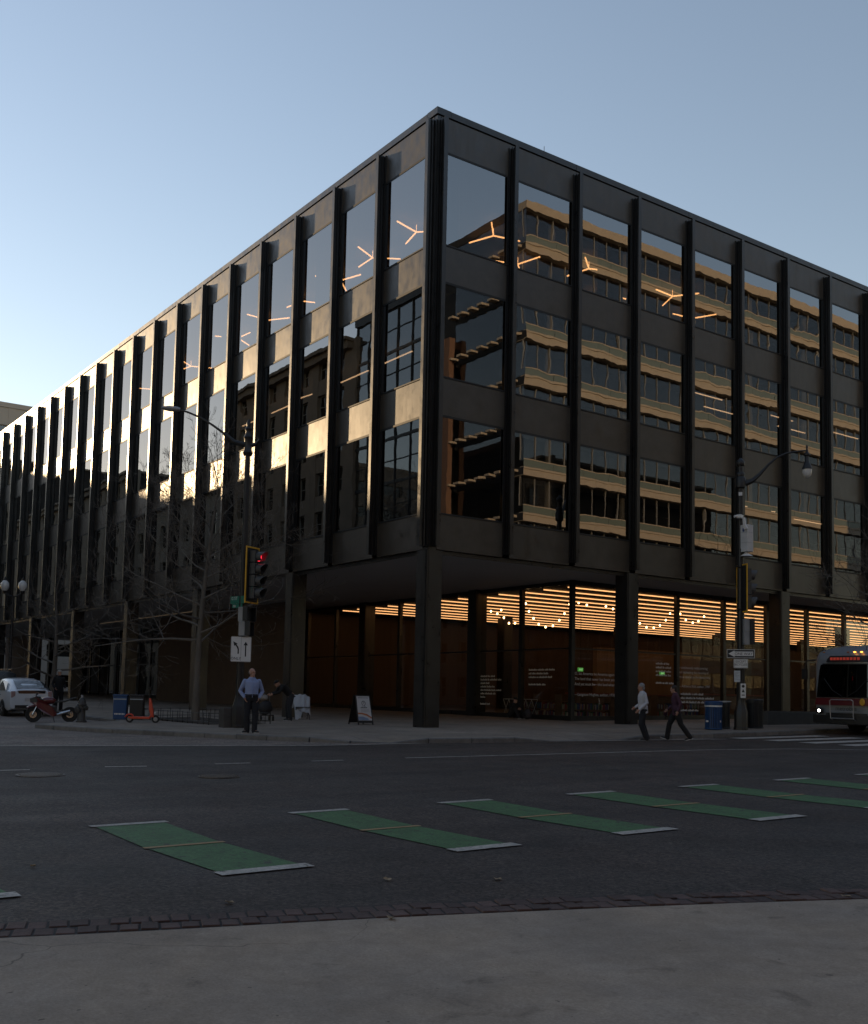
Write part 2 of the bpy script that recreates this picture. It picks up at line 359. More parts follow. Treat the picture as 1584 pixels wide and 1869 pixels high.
for i in range(n-1):
    a, b = KP[i], KP[i+1]
    if (a-CAM_POS.xy).length > 75: continue
    d = (b-a).normalized(); q = Vector((-d.y, d.x)); g = d*.006
    m = MB(); a2, b2 = a+g, b-g
    da, db = drop(a), drop(b)
    sec = lambda p, dr: [Vector((p.x-q.x*.16, p.y-q.y*.16, G(p.x, p.y, ROAD-.1))), Vector((p.x-q.x*.15, p.y-q.y*.15, G(p.x, p.y, -.02-dr))), Vector((p.x-q.x*.13, p.y-q.y*.13, G(p.x, p.y, .003-dr))), Vector((p.x+q.x*.012, p.y+q.y*.012, G(p.x, p.y, .004-dr))), Vector((p.x+q.x*.012, p.y+q.y*.012, G(p.x, p.y, ROAD-.1)))]
    m.loft([sec(a2, da), sec(b2, db)]); m.obj('kerb_stone', M_granite, kerb)
# the near pavement, flush with the road behind a two-course brick gutter
GUT = [(17.0, -26.5), (18.55, -21.9), (20.29, -17.51), (21.22, -14.78), (22.42, -11.83), (24.3, -8.0), (27.2, -3.6), (32, 1.5)]
GP = catmull(GUT, .13)
sheet('near_pavement', [(p.x+.20, p.y-.05) for p in GP[::4]]+[(60, 20), (60, -60), (14, -60)], ROAD+.004, M_near)
gut = bpy.data.objects.new('brick_gutter', None); COL.objects.link(gut); struct(gut)
acc = 0; last = GP[0]; rows = []
pts = [GP[0]]
for p in GP[1:]:
    if (p-pts[-1]).length >= .128: pts.append(pts[-1]+(p-pts[-1]).normalized()*.128)
mort = MB()
nb = len(pts)
vis = [i for i in range(nb-1) if -19.6 < pts[i].y < -9.6]
bb = MB(); bb.rbox((0, 0, -.03), (.117, .183, .07)); brick_me = bb.mesh('brick', M_gbrick, bevel=.008)
rest = MB()
for i in range(nb-1):
    a, b = pts[i], pts[i+1]; d = (b-a).normalized(); q = Vector((-d.y, d.x))
    for row, off in ((0, .095), (1, -.10)):
        m0 = (a+b)/2+q*off+d*(.055 if row else 0)
        z = G(m0.x, m0.y, ROAD+.006+random.uniform(-.006, .007))
        ang = math.atan2(d.y, d.x)+random.uniform(-.05, .05)
        if i in vis:
            o = inst('brick', brick_me, gut, (m0.x, m0.y, z)); o.rotation_euler = (random.uniform(-.03, .03), random.uniform(-.03, .03), ang); o.scale = (random.uniform(.93, 1.02), random.uniform(.95, 1.02), 1)
        else:
            rest.rbox((m0.x, m0.y, z-.03), (.115, .18, .07), ang)
o = rest.obj('gutter_bricks', M_gbrick, gut); o['kind'] = 'stuff'
mb = MB(); L_ = []; R_ = []
for i, p in enumerate(GP):
    d = (GP[min(i+1, len(GP)-1)]-GP[max(i-1, 0)]).normalized(); q = Vector((-d.y, d.x))
    L_.append(p+q*.21); R_.append(p-q*.21)
k = len(GP)
mb.add([(v.x, v.y, G(v.x, v.y, ROAD+.0035)) for v in L_+R_], [(i, i+1, k+i+1, k+i) for i in range(k-1)])
mb.obj('mortar_bed', pm('gutter_mortar', (.035, .032, .03), .9, var=.3, scale=20, bump=.01, bscale=60), gut)

# manhole covers
def manhole(x, y, rr, label):
    t = thing('manhole_cover', label, 'manhole', (x, y, G(x, y, ROAD+.004))); t.rotation_euler = (math.atan(SY), -math.atan(SX), R(35))
    mi = pm('cast_iron', (.10, .085, .075), .45, metal=.7, var=.3, scale=12, bump=.004, bscale=60)
    mb = MB(); mb.lathe([(rr*1.0, 0), (rr*1.0, .010), (rr*.93, .012), (rr*.93, .004)], 36); mb.obj('frame', mi, t)
    mb = MB(); mb.lathe([(rr*.92, 0), (rr*.92, .009), (.001, .009)], 36); mb.obj('lid', mi, t)
    for i in range(9):
        yy = (i-4)*rr*.19; w = math.sqrt(max(0.01, (rr*.86)**2-yy*yy))
        mb = MB(); mb.box((-w, yy-.02, .009), (w, yy+.02, .017)); mb.obj('rib', mi, t)
manhole(9.65, -14.31, .38, 'sunlit ribbed manhole cover on the road near the left edge')
manhole(11.17, -11.9, .34, 'dark manhole cover on the shaded road right of the sunlit one')

# fallen leaves and scraps on the road and the near pavement
M_leaf = pm('dry_leaf', (.30, .22, .13), .8, var=.3, scale=20)
for i, (u, v, lab) in enumerate(((714, 1676, 'curled pale leaf on the brick gutter in the middle'), (418, 1647, 'pale scrap on the asphalt below the nearest green block'), (707, 1605, 'flat white scrap on the asphalt between two green blocks'), (908, 1604, 'small white scrap on the asphalt right of centre'), (60, 1581, 'small pale leaf on the asphalt at the far left'), (1544, 1636, 'curled leaf on the brick gutter at the right edge'))):
    p = gp(u, v, ROAD+.012); rnd = random.Random(i)
    mb = MB(); n_ = 7; a0 = rnd.uniform(0, 6)
    vs = [(0, 0, .004)]+[(.035*math.cos(a0+2*math.pi*k/n_)*rnd.uniform(.6, 1.5), .03*math.sin(a0+2*math.pi*k/n_)*rnd.uniform(.6, 1.4), .006+rnd.uniform(0, .018)) for k in range(n_)]
    mb.add(vs, [(0, k+1, (k+1) % n_+1) for k in range(n_)]); o = mb.obj('dry_leaf', M_leaf, None, p); o.location.z -= .006; tag(o, lab, 'leaf', 'leaves and scraps on the ground')
# ------------------------------------------------------------------ the black steel and glass building
E0, D = 0.393, 3.048
MC = E0+.075                                    # centre of the corner mullion
NL, NR = 25, 19                                 # bays on the left and on the right front
ZR = [(19.07, 15.90), (14.65, 11.45), (10.17, 6.92)]          # window rows, top and bottom
ZSP = [(20.27, 19.07), (15.90, 14.65), (11.45, 10.17), (6.92, 5.72)]
SOF = 5.72
def panel_metal(name, rough, rv, base=(.038, .030, .022)):
    m, N, L, b = nm(name)
    tc = N.new('ShaderNodeTexCoord'); oi = N.new('ShaderNodeObjectInfo')
    sc = N.new('ShaderNodeMath'); sc.operation = 'MULTIPLY'; sc.inputs[1].default_value = 61; L.new(oi.outputs['Random'], sc.inputs[0])
    ad = N.new('ShaderNodeVectorMath'); ad.operation = 'ADD'; L.new(tc.outputs['Object'], ad.inputs[0]); L.new(sc.outputs[0], ad.inputs[1])
    mp = N.new('ShaderNodeMapping'); mp.inputs['Scale'].default_value = (3, 3, .55); L.new(ad.outputs[0], mp.inputs[0])
    st = N.new('ShaderNodeTexNoise'); st.inputs['Scale'].default_value = 1.6; st.inputs['Detail'].default_value = 7; st.inputs['Roughness'].default_value = .65; L.new(mp.outputs[0], st.inputs[0])
    cl = N.new('ShaderNodeTexNoise'); cl.inputs['Scale'].default_value = 2.2; cl.inputs['Detail'].default_value = 6; cl.inputs['Roughness'].default_value = .7; L.new(ad.outputs[0], cl.inputs[0])
    mu = N.new('ShaderNodeMath'); mu.operation = 'MULTIPLY'; L.new(st.outputs[0], mu.inputs[0]); L.new(cl.outputs[0], mu.inputs[1])
    mr = N.new('ShaderNodeMapRange'); mr.inputs[1].default_value = .14; mr.inputs[2].default_value = .36; mr.inputs[3].default_value = rough-rv; mr.inputs[4].default_value = rough+rv; L.new(mu.outputs[0], mr.inputs[0]); L.new(mr.outputs[0], b.inputs['Roughness'])
    cr = N.new('ShaderNodeValToRGB'); e = cr.color_ramp.elements; e[0].position = .3; e[1].position = .75; e[0].color = (*[c*.75 for c in base], 1); e[1].color = (*[c*1.5 for c in base], 1); L.new(cl.outputs[0], cr.inputs[0]); L.new(cr.outputs[0], b.inputs['Base Color'])
    b.inputs['Specular IOR Level'].default_value = .62
    wv = N.new('ShaderNodeTexNoise'); wv.inputs['Scale'].default_value = .9; wv.inputs['Detail'].default_value = 2; L.new(ad.outputs[0], wv.inputs[0])
    bp = N.new('ShaderNodeBump'); bp.inputs['Distance'].default_value = .012; L.new(wv.outputs[0], bp.inputs['Height']); L.new(bp.outputs[0], b.inputs['Normal'])
    MATS[name] = m; return m
M_panel = panel_metal('black_steel_panel', .39, .09)
M_steel = panel_metal('black_steel', .34, .08, (.011, .010, .0095))
M_dark = pm('black_gasket', (.006, .006, .006), .6, var=.1)
M_win = glass('bronze_glass', 2.75, (.22, .20, .17), wob=.0045, wscale=.5)
M_lobby = glass('lobby_glass', 1.58, (.72, .69, .64), wob=.004, wscale=.5)
M_soff = pm('soffit_plaster', (.46, .44, .44), .75, var=.06, scale=.4)
M_slab = pm('interior_ceiling', (.16, .15, .14), .9, var=.05)
M_int = pm('interior_wall', (.11, .09, .075), .9, var=.15, scale=.5)
M_tanw = pm('tan_brick_wall', (.155, .105, .072), .85, var=.12, scale=2, bump=.004, bscale=30)
bld = thing('office_building', 'long black steel and bronze glass corner building with projecting vertical mullions', 'building')

# one mullion: rolled I profile, drawn for the left front (faces -Y), local origin on the flange centre
def mull_mesh():
    mb = MB()
    prof = [(-.078, 0), (.078, 0), (.078, .026), (.022, .034), (.022, .155), (.085, .163), (.085, .20), (.05, .205), (.05, .245), (.15, .25), (.15, .40), (-.15, .40), (-.15, .25), (-.05, .245), (-.05, .205), (-.085, .20), (-.085, .163), (-.022, .155), (-.022, .034), (-.078, .026)]
    mb.prism([(x, y, 5.83) for x, y in prof], (0, 0, 20.11-5.83)); return mb.mesh('mullion', M_steel)
ME_mul = mull_mesh()
def spandrel_mesh(w, z0, z1):
    mb = MB(); mb.box((-w/2, .295, z0+.02), (w/2, .395, z1-.02))
    return mb.mesh('spandrel', M_panel, bevel=.006)
W = D-.30
ME_sp = [spandrel_mesh((D-.008 if i == 0 else W-.004), z0, z1) for i, (z1, z0) in enumerate(ZSP)]
def pane_mesh(w, z0, z1):
    mb = MB(); mb.add([(-w/2, .285, z0), (w/2, .285, z0), (w/2, .285, z1), (-w/2, .285, z1)], [(0, 1, 2, 3)]); return mb.mesh('window_pane', M_win)
def frame_mesh(w, z0, z1):
    mb = MB(); t = .05
    for a, b in (((-w/2, z0), (w/2, z0+t)), ((-w/2, z1-t*1.5), (w/2, z1)), ((-w/2, z0+t), (-w/2+t, z1-t*1.5)), ((w/2-t, z0+t), (w/2, z1-t*1.5))):
        mb.box((a[0], .272, a[1]), (b[0], .39, b[1]))
    return mb.mesh('window_frame', M_dark)
ME_pn = [pane_mesh(W-.1, z0, z1) for z1, z0 in ZR]
ME_fr = [frame_mesh(W-.004, z0-.018, z1+.018) for z1, z0 in ZR]
# corner bays: the panel runs on beside the glass
def place(me, name, side, s, parent=bld):
    """s: distance along the front from the corner"""
    if side == 'L': return inst(name, me, parent, (-s, 0, 0))
    return inst(name, me, parent, (0, s, 0), R(90))
for side, NB in (('L', NL), ('R', NR)):
    for k in range(NB+1):
        place(ME_mul, 'mullion', side, MC+k*D)
    for k in range(NB):
        s = MC+(k+.5)*D
        for me in ME_sp: place(me, 'spandrel', side, s)
        for me, fr in zip(ME_pn, ME_fr):
            p = place(me, 'window_pane', side, s); f = inst('window_frame', fr, p)
# coping band flush with the flanges, drawn in lengths; thin roof rail above
def coping(side, s0, s1):
    mb = MB()
    mb.prism([(0, y, z) for y, z in ((.27, 20.30), (.27, 20.515), (.285, 20.53), (.85, 20.53), (.85, 20.30))], (s1-s0-.012, 0, 0))
    o = mb.obj('coping', M_steel, bld)
    if side == 'L': o.location = (-s1, 0, 0)
    else: o.location = (0, s0, 0); o.rotation_euler = (0, 0, R(90))
LEN_L, LEN_R = MC+NL*D+.45, MC+NR*D+.45
for side, NB, LN in (('L', NL, LEN_L), ('R', NR, LEN_R)):
    ss = [0.855]+[MC+k*D for k in range(2, NB, 2)]+[LN]
    for a, b in zip(ss[:-1], ss[1:]): coping(side, a, b)
mb = MB(); mb.box((-.849, .27, 20.30), (-.27, .849, 20.529)); mb.obj('coping', M_steel, bld)
# backing strips behind: fascia shadow gap, bottom edge, corner re-entrant
mb = MB(); mb.box((-LEN_L, .33, 20.2), (-.33, .55, 20.299)); mb.box((-.55, .551, 20.2), (-.33, LEN_R, 20.299)); mb.obj('shadow_gap', M_dark, bld)
mb = MB()
mb.box((-MC-.15, .31, 5.72), (-.31, .40, 20.25)); mb.box((-.40, .402, 5.72), (-.31, MC+.15, 20.25)); mb.obj('corner_panel', M_steel, bld)
mb = MB(); mb.box((-LEN_L, .40, 5.60), (-.42, .44, 5.735)); mb.box((-.44, .441, 5.60), (-.40, LEN_R, 5.735)); mb.obj('soffit_edge', M_steel, bld)
mb = MB(); mb.add([(-LEN_L, .42, SOF), (-.42, .42, SOF), (-.42, LEN_R, SOF), (-LEN_L, LEN_R, SOF)], [(0, 1, 2, 3)]); mb.obj('soffit', M_soff, bld)
mb = MB(); mb.box((-LEN_L, .56, 20.1), (-.56, LEN_R, 20.5)); mb.obj('roof', M_dark, bld)
# floors, ceilings, inner core
for z0, z1 in ((5.9, 6.75), (10.35, 11.3), (14.8, 15.75), (19.2, 20.0)):
    mb = MB(); mb.box((-LEN_L+.3, .6, z0), (-.6, LEN_R-.3, z1)); mb.obj('floor_slab', M_slab, bld)
mb = MB(); mb.box((-LEN_L+8, 9.6, 6.76), (-9.6, LEN_R-8, 19.19)); mb.obj('inner_core', M_int, bld)
# interior columns upstairs
me = MB().box((-.35, -.35, 6.76), (.35, .35, 19.19)).mesh('inner_column', M_int)
for k in range(0, 25, 3):
    inst('inner_column', me, bld, (-MC-k*D-(1.1 if k == 0 else 0), MC+1.1, 0))
for k in range(3, 19, 3): inst('inner_column', me, bld, (-MC-1.1, MC+k*D, 0))
# roof rail on the right front
mb = MB(); mb.tube([(-.5, y, 20.65) for y in (.4, 20, 40, LEN_R)], .018, 5)
for k in range(38): mb.cyl((-.5, .5+k*1.5, 20.5), (-.5, .5+k*1.5, 20.65), .014, n=4)
mb.obj('roof_rail', M_steel, bld)
# ground floor columns
def column(x, y):
    z = G(x, y)
    mb = MB(); h = .30
    mb.box((-h, -h, 0), (h, h, SOF-z+.002)); mb.box((-h-.015, -h*.80, .0), (h+.015, h*.80, SOF-z-.003)); mb.box((-h*.80, -h-.015, 0), (h*.80, h+.015, SOF-z-.006))
    inst('column', mb.mesh('column', M_steel), bld, (x, y, z-.002))
for k in range(0, NL, 3): column(-.60-k*D if k == 0 else -MC-k*D, .56)
for k in range(3, NR, 3): column(-.56, MC+k*D)
for k in range(3, NL, 3): column(-MC-k*D, MC+3*D)
for k in range(6, NR, 3): column(-MC-3*D, MC+k*D); column(-MC-6*D, MC+k*D)
# lobby glazing: planes y = GY (facing left street) and x = GX (facing right street)
GX, GY = -(MC+D), MC+3*D
XL_END = -(MC+8*D)
ZT = 3.02
lob = M_steel
def lpane(p0, p1, z0, z1, name='lobby_pane'):
    mb = MB(); mb.add([(p0[0], p0[1], z0), (p1[0], p1[1], z0), (p1[0], p1[1], z1), (p0[0], p0[1], z1)], [(0, 1, 2, 3)]); return mb.obj(name, M_lobby, bld)
posts = [(GX-k*D, GY) for k in range(0, 8)] + [(GX, GY+k*D) for k in range(1, 16)]
for x, y in posts:
    mb = MB(); mb.box((x-.09, y-.09, G(x, y)+.004), (x+.09, y+.09, SOF-.002)); mb.obj('lobby_post', lob, bld)
segs = [((GX-k*D, GY), (GX-(k+1)*D, GY)) for k in range(7)] + [((GX, GY+k*D), (GX, GY+(k+1)*D)) for k in range(15)]
for (a, b) in segs:
    d = Vector((b[0]-a[0], b[1]-a[1])).normalized(); a2 = Vector(a)+d*.092; b2 = Vector(b)-d*.092; zb = G(*a)+.20
    for z0, z1 in ((zb, ZT-.03), (ZT+.03, SOF-.16)): lpane(a2, b2, z0, z1)
    q = Vector((-d.y, d.x))*.05
    for nm_, z0, z1 in (('transom', ZT-.03, ZT+.03), ('head_rail', SOF-.16, SOF-.004), ('base_rail', zb-.22, zb)):
        mb = MB(); mb.prism([Vector((*(a2-q), z0)), Vector((*(b2-q), z0)), Vector((*(b2+q), z0)), Vector((*(a2+q), z0))], (0, 0, z1-z0)); mb.obj(nm_, lob, bld)
# lobby: floor, ceiling, back walls
M_lfloor = pm('lobby_floor', (.035, .032, .03), .35, var=.1)
M_lceil = pm('lobby_ceiling', (.03, .022, .016), .7, var=.1, scale=1)
M_wood = pm('lobby_wood_wall', (.062, .037, .025), .55, var=.2, scale=1.2, stretch=(6, 6, .4), bump=.002, bscale=20)
mb = MB(); mb.add([(-24.8, GY+.06, G(-24.8, GY)+.02), (GX-.06, GY+.06, G(GX, GY)+.02), (GX-.06, 54, G(GX, 54)+.02), (-24.8, 54, G(-24.8, 54)+.02)], [(0, 1, 2, 3)]); mb.obj('lobby_floor', M_lfloor, bld)
mb = MB(); mb.box((-24.8, GY+.07, 5.55), (GX-.07, 54, 5.70)); mb.obj('lobby_ceiling', M_lceil, bld)
mb = MB(); mb.box((-25.0, GY+.1, 0), (-24.8, 54, 5.54)); mb.obj('lobby_back_wall', M_wood, bld)
mb = MB(); mb.box((-24.7, 54, 0), (GX-.1, 54.2, 5.54)); mb.obj('lobby_end_wall', M_wood, bld)
M_wood2 = pm('lobby_wood_partition', (.20, .115, .062), .5, var=.2, scale=1.2, stretch=(6, 6, .4), bump=.002, bscale=20)
mb = MB(); mb.box((-12.3, 19.3, 0), (-12.0, 27.2, 3.7)); mb.obj('lobby_partition', M_wood2, bld)
mb = MB(); mb.box((-17.2, 24.0, 0), (-12.4, 24.25, 4.2)); mb.obj('lobby_partition', M_wood, bld)
mb = MB(); mb.box((-14.9, 30.0, 0), (-14.6, 44, 4.4)); mb.obj('lobby_partition', M_wood, bld)
# strip lights along the lobby ceiling
M_strip = em('strip_light', (1.0, .50, .20), 1.55)
for k in range(13):
    x = GX-.62-k*1.47
    mb = MB(); mb.box((x-.028, GY+.35, 5.49), (x+.028, 53.5, 5.53)); mb.obj('strip_light', M_strip, bld)
# left ground floor: tan brick walls, doors, dark recesses behind the columns
YW = 9.2
def wall(x0, x1, y0, y1, z1=SOF-.003, mat=None, name='ground_wall'):
    mb = MB(); mb.box((x0, y0, -.3), (x1, y1, z1)); return mb.obj(name, mat or M_tanw, bld)
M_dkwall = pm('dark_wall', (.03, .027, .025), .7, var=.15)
wall(-38.6, -20.9, 6.3, 6.7); wall(-77.0, -66.5, 6.3, 6.7)
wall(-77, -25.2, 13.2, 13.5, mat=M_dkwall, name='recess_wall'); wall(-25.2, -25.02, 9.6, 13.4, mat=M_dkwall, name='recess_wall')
# entrance screens between the tan walls
def screen(x0, x1, y, n):
    for i in range(n+1):
        x = x0+(x1-x0)*i/n
        mb = MB(); mb.box((x-.06, y-.06, G(x, y)+.004), (x+.06, y+.06, SOF-.004)); mb.obj('entrance_post', M_steel, bld)
        if i < n:
            x2 = x0+(x1-x0)*(i+1)/n
            for z0, z1 in ((G(x, y)+.12, 2.9), (3.0, SOF-.2)): lpane((x+.065, y), (x2-.065, y), z0, z1, 'entrance_pane')
            mb = MB(); mb.box((x+.062, y-.04, 2.9), (x2-.062, y+.04, 3.0)); mb.obj('entrance_transom', M_steel, bld)
screen(-66.2, -38.9, 9.4, 12)
mb = MB(); mb.box((-48, 5.52, SOF-.03), (-31.5, 5.60, SOF-.004)); mb.obj('soffit_light_slot', em('dim_slot', (1, .72, .45), .04), bld)
# Y shaped ceiling lamps on the top floor, straight ones on the floor below
M_ylamp = em('warm_lamp', (1.0, .52, .22), 4.2)
def ylamp(x, y, a, z=18.9, L_=1.15):
    mb = MB()
    for k in range(3):
        t = a+k*2*math.pi/3; d = Vector((math.cos(t), math.sin(t), 0))*L_
        mb.cyl(d*.02, d, .032, n=6)
    mb.cyl((0, 0, 0), (0, 0, .29), .012, n=5)
    mb.obj('ceiling_lamp', M_ylamp, bld, (x, y, z))
for x, y, a in ((-4.0, 5.7, 1.35), (-5.5, 8.2, -1.9), (-4.0, 10.8, 1.2), (-5.5, 13.3, 1.5), (-3.9, 15.8, -1.5), (-5.2, 18.6, .4), (-5.6, 3.16, 2.9), (-8.7, 3.13, 3.1), (-11.6, 3.34, .3), (-14.8, 3.2, 1.2), (-18.05, 3.12, 2.7), (-21.35, 3.11, .1), (-27.3, 3.1, 1.2), (-33, 3.2, 2.2)):
    ylamp(x, y, a)
me = MB().box((-1.1, -.03, 0), (1.1, .03, .03)).mesh('linear_lamp', em('linear_lamp', (1, .66, .40), 1.8))
for i, (x, y, z, rz) in enumerate([(-7.3, 3.5, 14.4, 0), (-10.5, 3.5, 14.4, 0), (-14, 3.4, 14.4, .1), (-17, 3.5, 14.4, 0), (-20.2, 3.5, 14.4, 0), (-3.2, 17.2, 14.5, R(90)), (-4.4, 19.6, 14.5, R(90)), (-3.4, 22.6, 14.5, R(90)), (-4.4, 25, 14.5, R(90)), (-3.4, 28, 14.5, R(90)), (-3.6, 21.5, 10.0, R(90)), (-4.2, 26, 10.0, R(90))]):
    inst('linear_lamp', me, bld, (x, y, z), rz)

# ------------------------------------------------------------------ buildings across the streets (seen in the glass), and blocks added for light and shade
M_cream = pm('cream_concrete', (.47, .385, .29), .8, var=.08, scale=1.5)
M_rail = pm('balcony_glass', (.17, .20, .17), .25, var=.08, scale=.6, spec=.6)
M_wing = glass('office_glass', 2.3, (.42, .44, .46), wob=.002, wscale=.3)
M_wblack = pm('room_dark', (.022, .024, .028), .9, var=.2, scale=.3)
M_alum = pm('window_bar', (.32, .30, .27), .5, metal=.3, var=.1)
A = thing('balcony_building', 'tall cream banded building with glass balconies reflected in the right front', 'building', (32.4, 32, 0))
FH, NF, AL = 3.5, 11, 51.0
zb0 = .3
mb = MB(); mb.box((2.2, .9, 0), (26, AL, 38.4)); mb.obj('core', M_wblack, A)
me_col = MB().cyl((1.15, 0, .66), (1.15, 0, 3.5), .24, n=12).mesh('round_column', M_cream)
# shared pieces for the street front (faces -X) 3 m bays
me_pane = MB().add([(0.45, .06, 0), (.45, 2.94, 0), (.45, 2.94, 2.25), (.45, .06, 2.25)], [(0, 1, 2, 3)]).mesh('window_pane', M_wing)
me_bar = MB().box((.38, -.03, 0), (.46, .03, 2.25)).mesh('window_bar', M_alum)
me_rl = MB().box((-.02, .015, 0), (.01, 2.985, .5)).mesh('balustrade_pane', M_rail)
for f in range(NF):
    z = zb0+f*FH
    mb = MB(); mb.box((0, 0, z), (2.2, AL, z+.50)); mb.box((-.06, 0, z+.50), (.4, AL, z+.66)); mb.obj('floor_band', M_cream, A)
    mb = MB(); mb.box((-.05, 0, z+1.17), (.03, AL, z+1.25)); mb.obj('handrail', M_cream, A)
    for k in range(17):
        inst('window_pane', me_pane, A, (0, k*3, z+1.2)); inst('window_bar', me_bar, A, (0, k*3, z+1.2)); inst('window_bar', me_bar, A, (0, k*3+1.5, z+1.2)); inst('balustrade_pane', me_rl, A, (0, k*3, z+.68))
    for k in range(6): inst('round_column', me_col, A, (0, 3.5+k*8.2+(f % 2)*.0, z))
    # the dark glazed flank facing -Y, with small cream brackets
    mb = MB(); mb.box((.0, -.02, z+.05), (9.2, .0, z+.60)); mb.obj('flank_band', M_wblack, A)
    mb = MB(); mb.add([(.1, .06, z+.7), (9.0, .06, z+.7), (9.0, .06, z+3.4), (.1, .06, z+3.4)], [(0, 1, 2, 3)]); mb.obj('flank_glass', M_wing, A)
    for k in range(7):
        mb = MB(); mb.box((.6+k*1.3, -.75, z+.3), (1.2+k*1.3, -.02, z+.48)); mb.obj('bracket', M_cream, A)
mb = MB(); mb.box((-.05, .0, 38.5), (1.2, AL, 39.2)); mb.obj('parapet', M_cream, A)
mb = MB(); mb.box((1.205, .0, 38.41), (26, AL, 39.1)); mb.obj('roof', M_wblack, A)
def windows_block(name, label, x0, x1, yf, depth, h, facing, fh, bay, ww, wh, mwall, mglass, mframe, sill=1.0, cornice=True, base=0.0, rec=.35):
    """a block with real window openings built as frames and panes set into a gridded wall.
    facing '+Y' or '-Y' or '-X'; the wall front lies on local y = 0 and looks along -y"""
    L_ = x1-x0
    if facing == '+Y': t = thing(name, label, 'building', (x1, yf, base), math.pi)
    elif facing == '-Y': t = thing(name, label, 'building', (x0, yf, base), 0)
    elif facing == '+X': t = thing(name, label, 'building', (yf, x0, base), math.pi/2)
    else: t = thing(name, label, 'building', (yf, x1, base), -math.pi/2)
    nf = int(h//fh); nb = max(1, int(L_//bay)); bw = L_/nb
    mb = MB(); mb.box((0, .5, 0), (L_, depth, h-.3)); mb.obj('core', M_wblack, t)
    pier = MB().box((0, 0, 0), (bw-ww, .5, h-.002)).mesh('pier', mwall)
    for k in range(nb+1):
        o = inst('pier', pier, t, (k*bw-(bw-ww)/2, 0, 0))
    lint = MB().box((0, .03, 0), (ww, .5, fh-wh)).mesh('lintel', mwall)
    pane = MB().add([(.05, rec, .05), (ww-.05, rec, .05), (ww-.05, rec, wh-.05), (.05, rec, wh-.05)], [(0, 1, 2, 3)]).mesh('window_pane', mglass)
    fr = MB()
    for a, b in (((0, 0), (ww, .07)), ((0, wh-.07), (ww, wh)), ((0, .07), (.07, wh-.07)), ((ww-.07, .07), (ww, wh-.07)), ((.07, wh*.5-.03), (ww-.07, wh*.5+.03))): fr.box((a[0]+.002, rec-.07, a[1]+.002), (b[0]-.002, rec-.005, b[1]-.002))
    fr = fr.mesh('window_frame', mframe)
    for f in range(nf+1):
        for k in range(nb):
            xk = k*bw+(bw-ww)/2
            if f*fh+.1 < h: inst('lintel', lint, t, (xk, 0, f*fh-(fh-wh)+sill))
            if f < nf and f*fh+sill+wh < h:
                o = inst('window_pane', pane, t, (xk, 0, f*fh+sill)); inst('window_frame', fr, o)
    if cornice:
        mb = MB(); mb.box((-.2, -.5, h-.9), (L_+.2, .6, h-.3)); mb.box((-.35, -.8, h-.3), (L_+.35, depth, h)); mb.obj('cornice', mwall, t)
    else:
        mb = MB(); mb.box((-.1, -.1, h-.6), (L_+.1, depth, h)); mb.obj('parapet', mwall, t)
    return t
M_stone = pm('old_stone', (.22, .165, .12), .85, var=.2, scale=.8)
M_stone2 = pm('grey_stone', (.24, .215, .185), .85, var=.15, scale=.8)
M_brown = pm('brown_brick', (.19, .105, .068), .85, var=.15, scale=2)
M_gwall = pm('curtain_bar', (.05, .05, .052), .5, metal=.4, var=.1)
M_hung = glass('sash_glass', 1.8, (.08, .09, .10), wob=.002, wscale=.4)
M_blue = glass('curtain_glass', 4.2, (.05, .06, .08), wob=.003, wscale=.3)
M_wfr = pm('sash_frame', (.30, .28, .24), .6, var=.1)
windows_block('glass_office', 'blue glass curtain wall office reflected nearest the corner on the left front', -49, -9, -26.2, 24, 33.0, '+Y', 3.6, 2.05, 2.04, 3.5, M_gwall, M_blue, M_gwall, .1, False, rec=.11)
windows_block('stone_building', 'tall brown stone building with sash windows reflected beside the glass office', -72, -49.6, -26.0, 22, 31.5, '+Y', 3.5, 3.1, 1.35, 2.1, M_stone, M_hung, M_wfr)
windows_block('stone_building', 'lower grey stone building reflected in the middle of the left front', -101, -72.5, -26.4, 22, 23.2, '+Y', 4.2, 3.5, 1.7, 2.5, M_stone2, M_hung, M_wfr)
windows_block('stone_building', 'grey stone building reflected farthest along the left front', -160, -101.6, -26.0, 22, 28.5, '+Y', 4.0, 3.6, 1.6, 2.4, M_stone2, M_hung, M_wfr)
windows_block('brick_building', 'brown brick building reflected beside the balcony building in the corner window', 41.8, 60, 31.2, 16, 30.5, '-Y', 3.6, 3.0, 1.5, 2.1, M_brown, M_hung, M_wfr, cornice=False)
windows_block('stone_building', 'tall grey stone block added at the left street end to shade the recessed ground floor', -270, -160.6, -26.0, 22, 40.0, '+Y', 4.0, 6.0, 2.2, 2.4, M_stone2, M_hung, M_wfr)  # block added only to keep the low sun off the recess wall
M_far = pm('far_concrete', (.33, .29, .25), .85, var=.08, scale=.3)
windows_block('concrete_tower', 'pale concrete building rising behind the far left roofline', 3, 44, -108, 36, 36.0, '+X', 3.8, 5.0, 4.3, 1.6, M_far, M_hung, M_wfr, 1.2, False)
windows_block('bounce_block', 'unseen brick block added behind the camera to bounce warm light and cut skylight', -58, 16, 42.0, 26, 27.0, '-X', 3.8, 4.4, 2.4, 2.2, M_brown, M_hung, M_wfr, cornice=False)  # out of view; added to cut skylight and bounce warm sun onto the street
windows_block('shade_block', 'unseen stone block added beyond the black building to shade the right street', -60, -1, 64.5, 30, 30.0, '-Y', 3.9, 4.9, 2.2, 2.3, M_stone2, M_hung, M_wfr)  # out of view; added to keep direct sun off the far right street
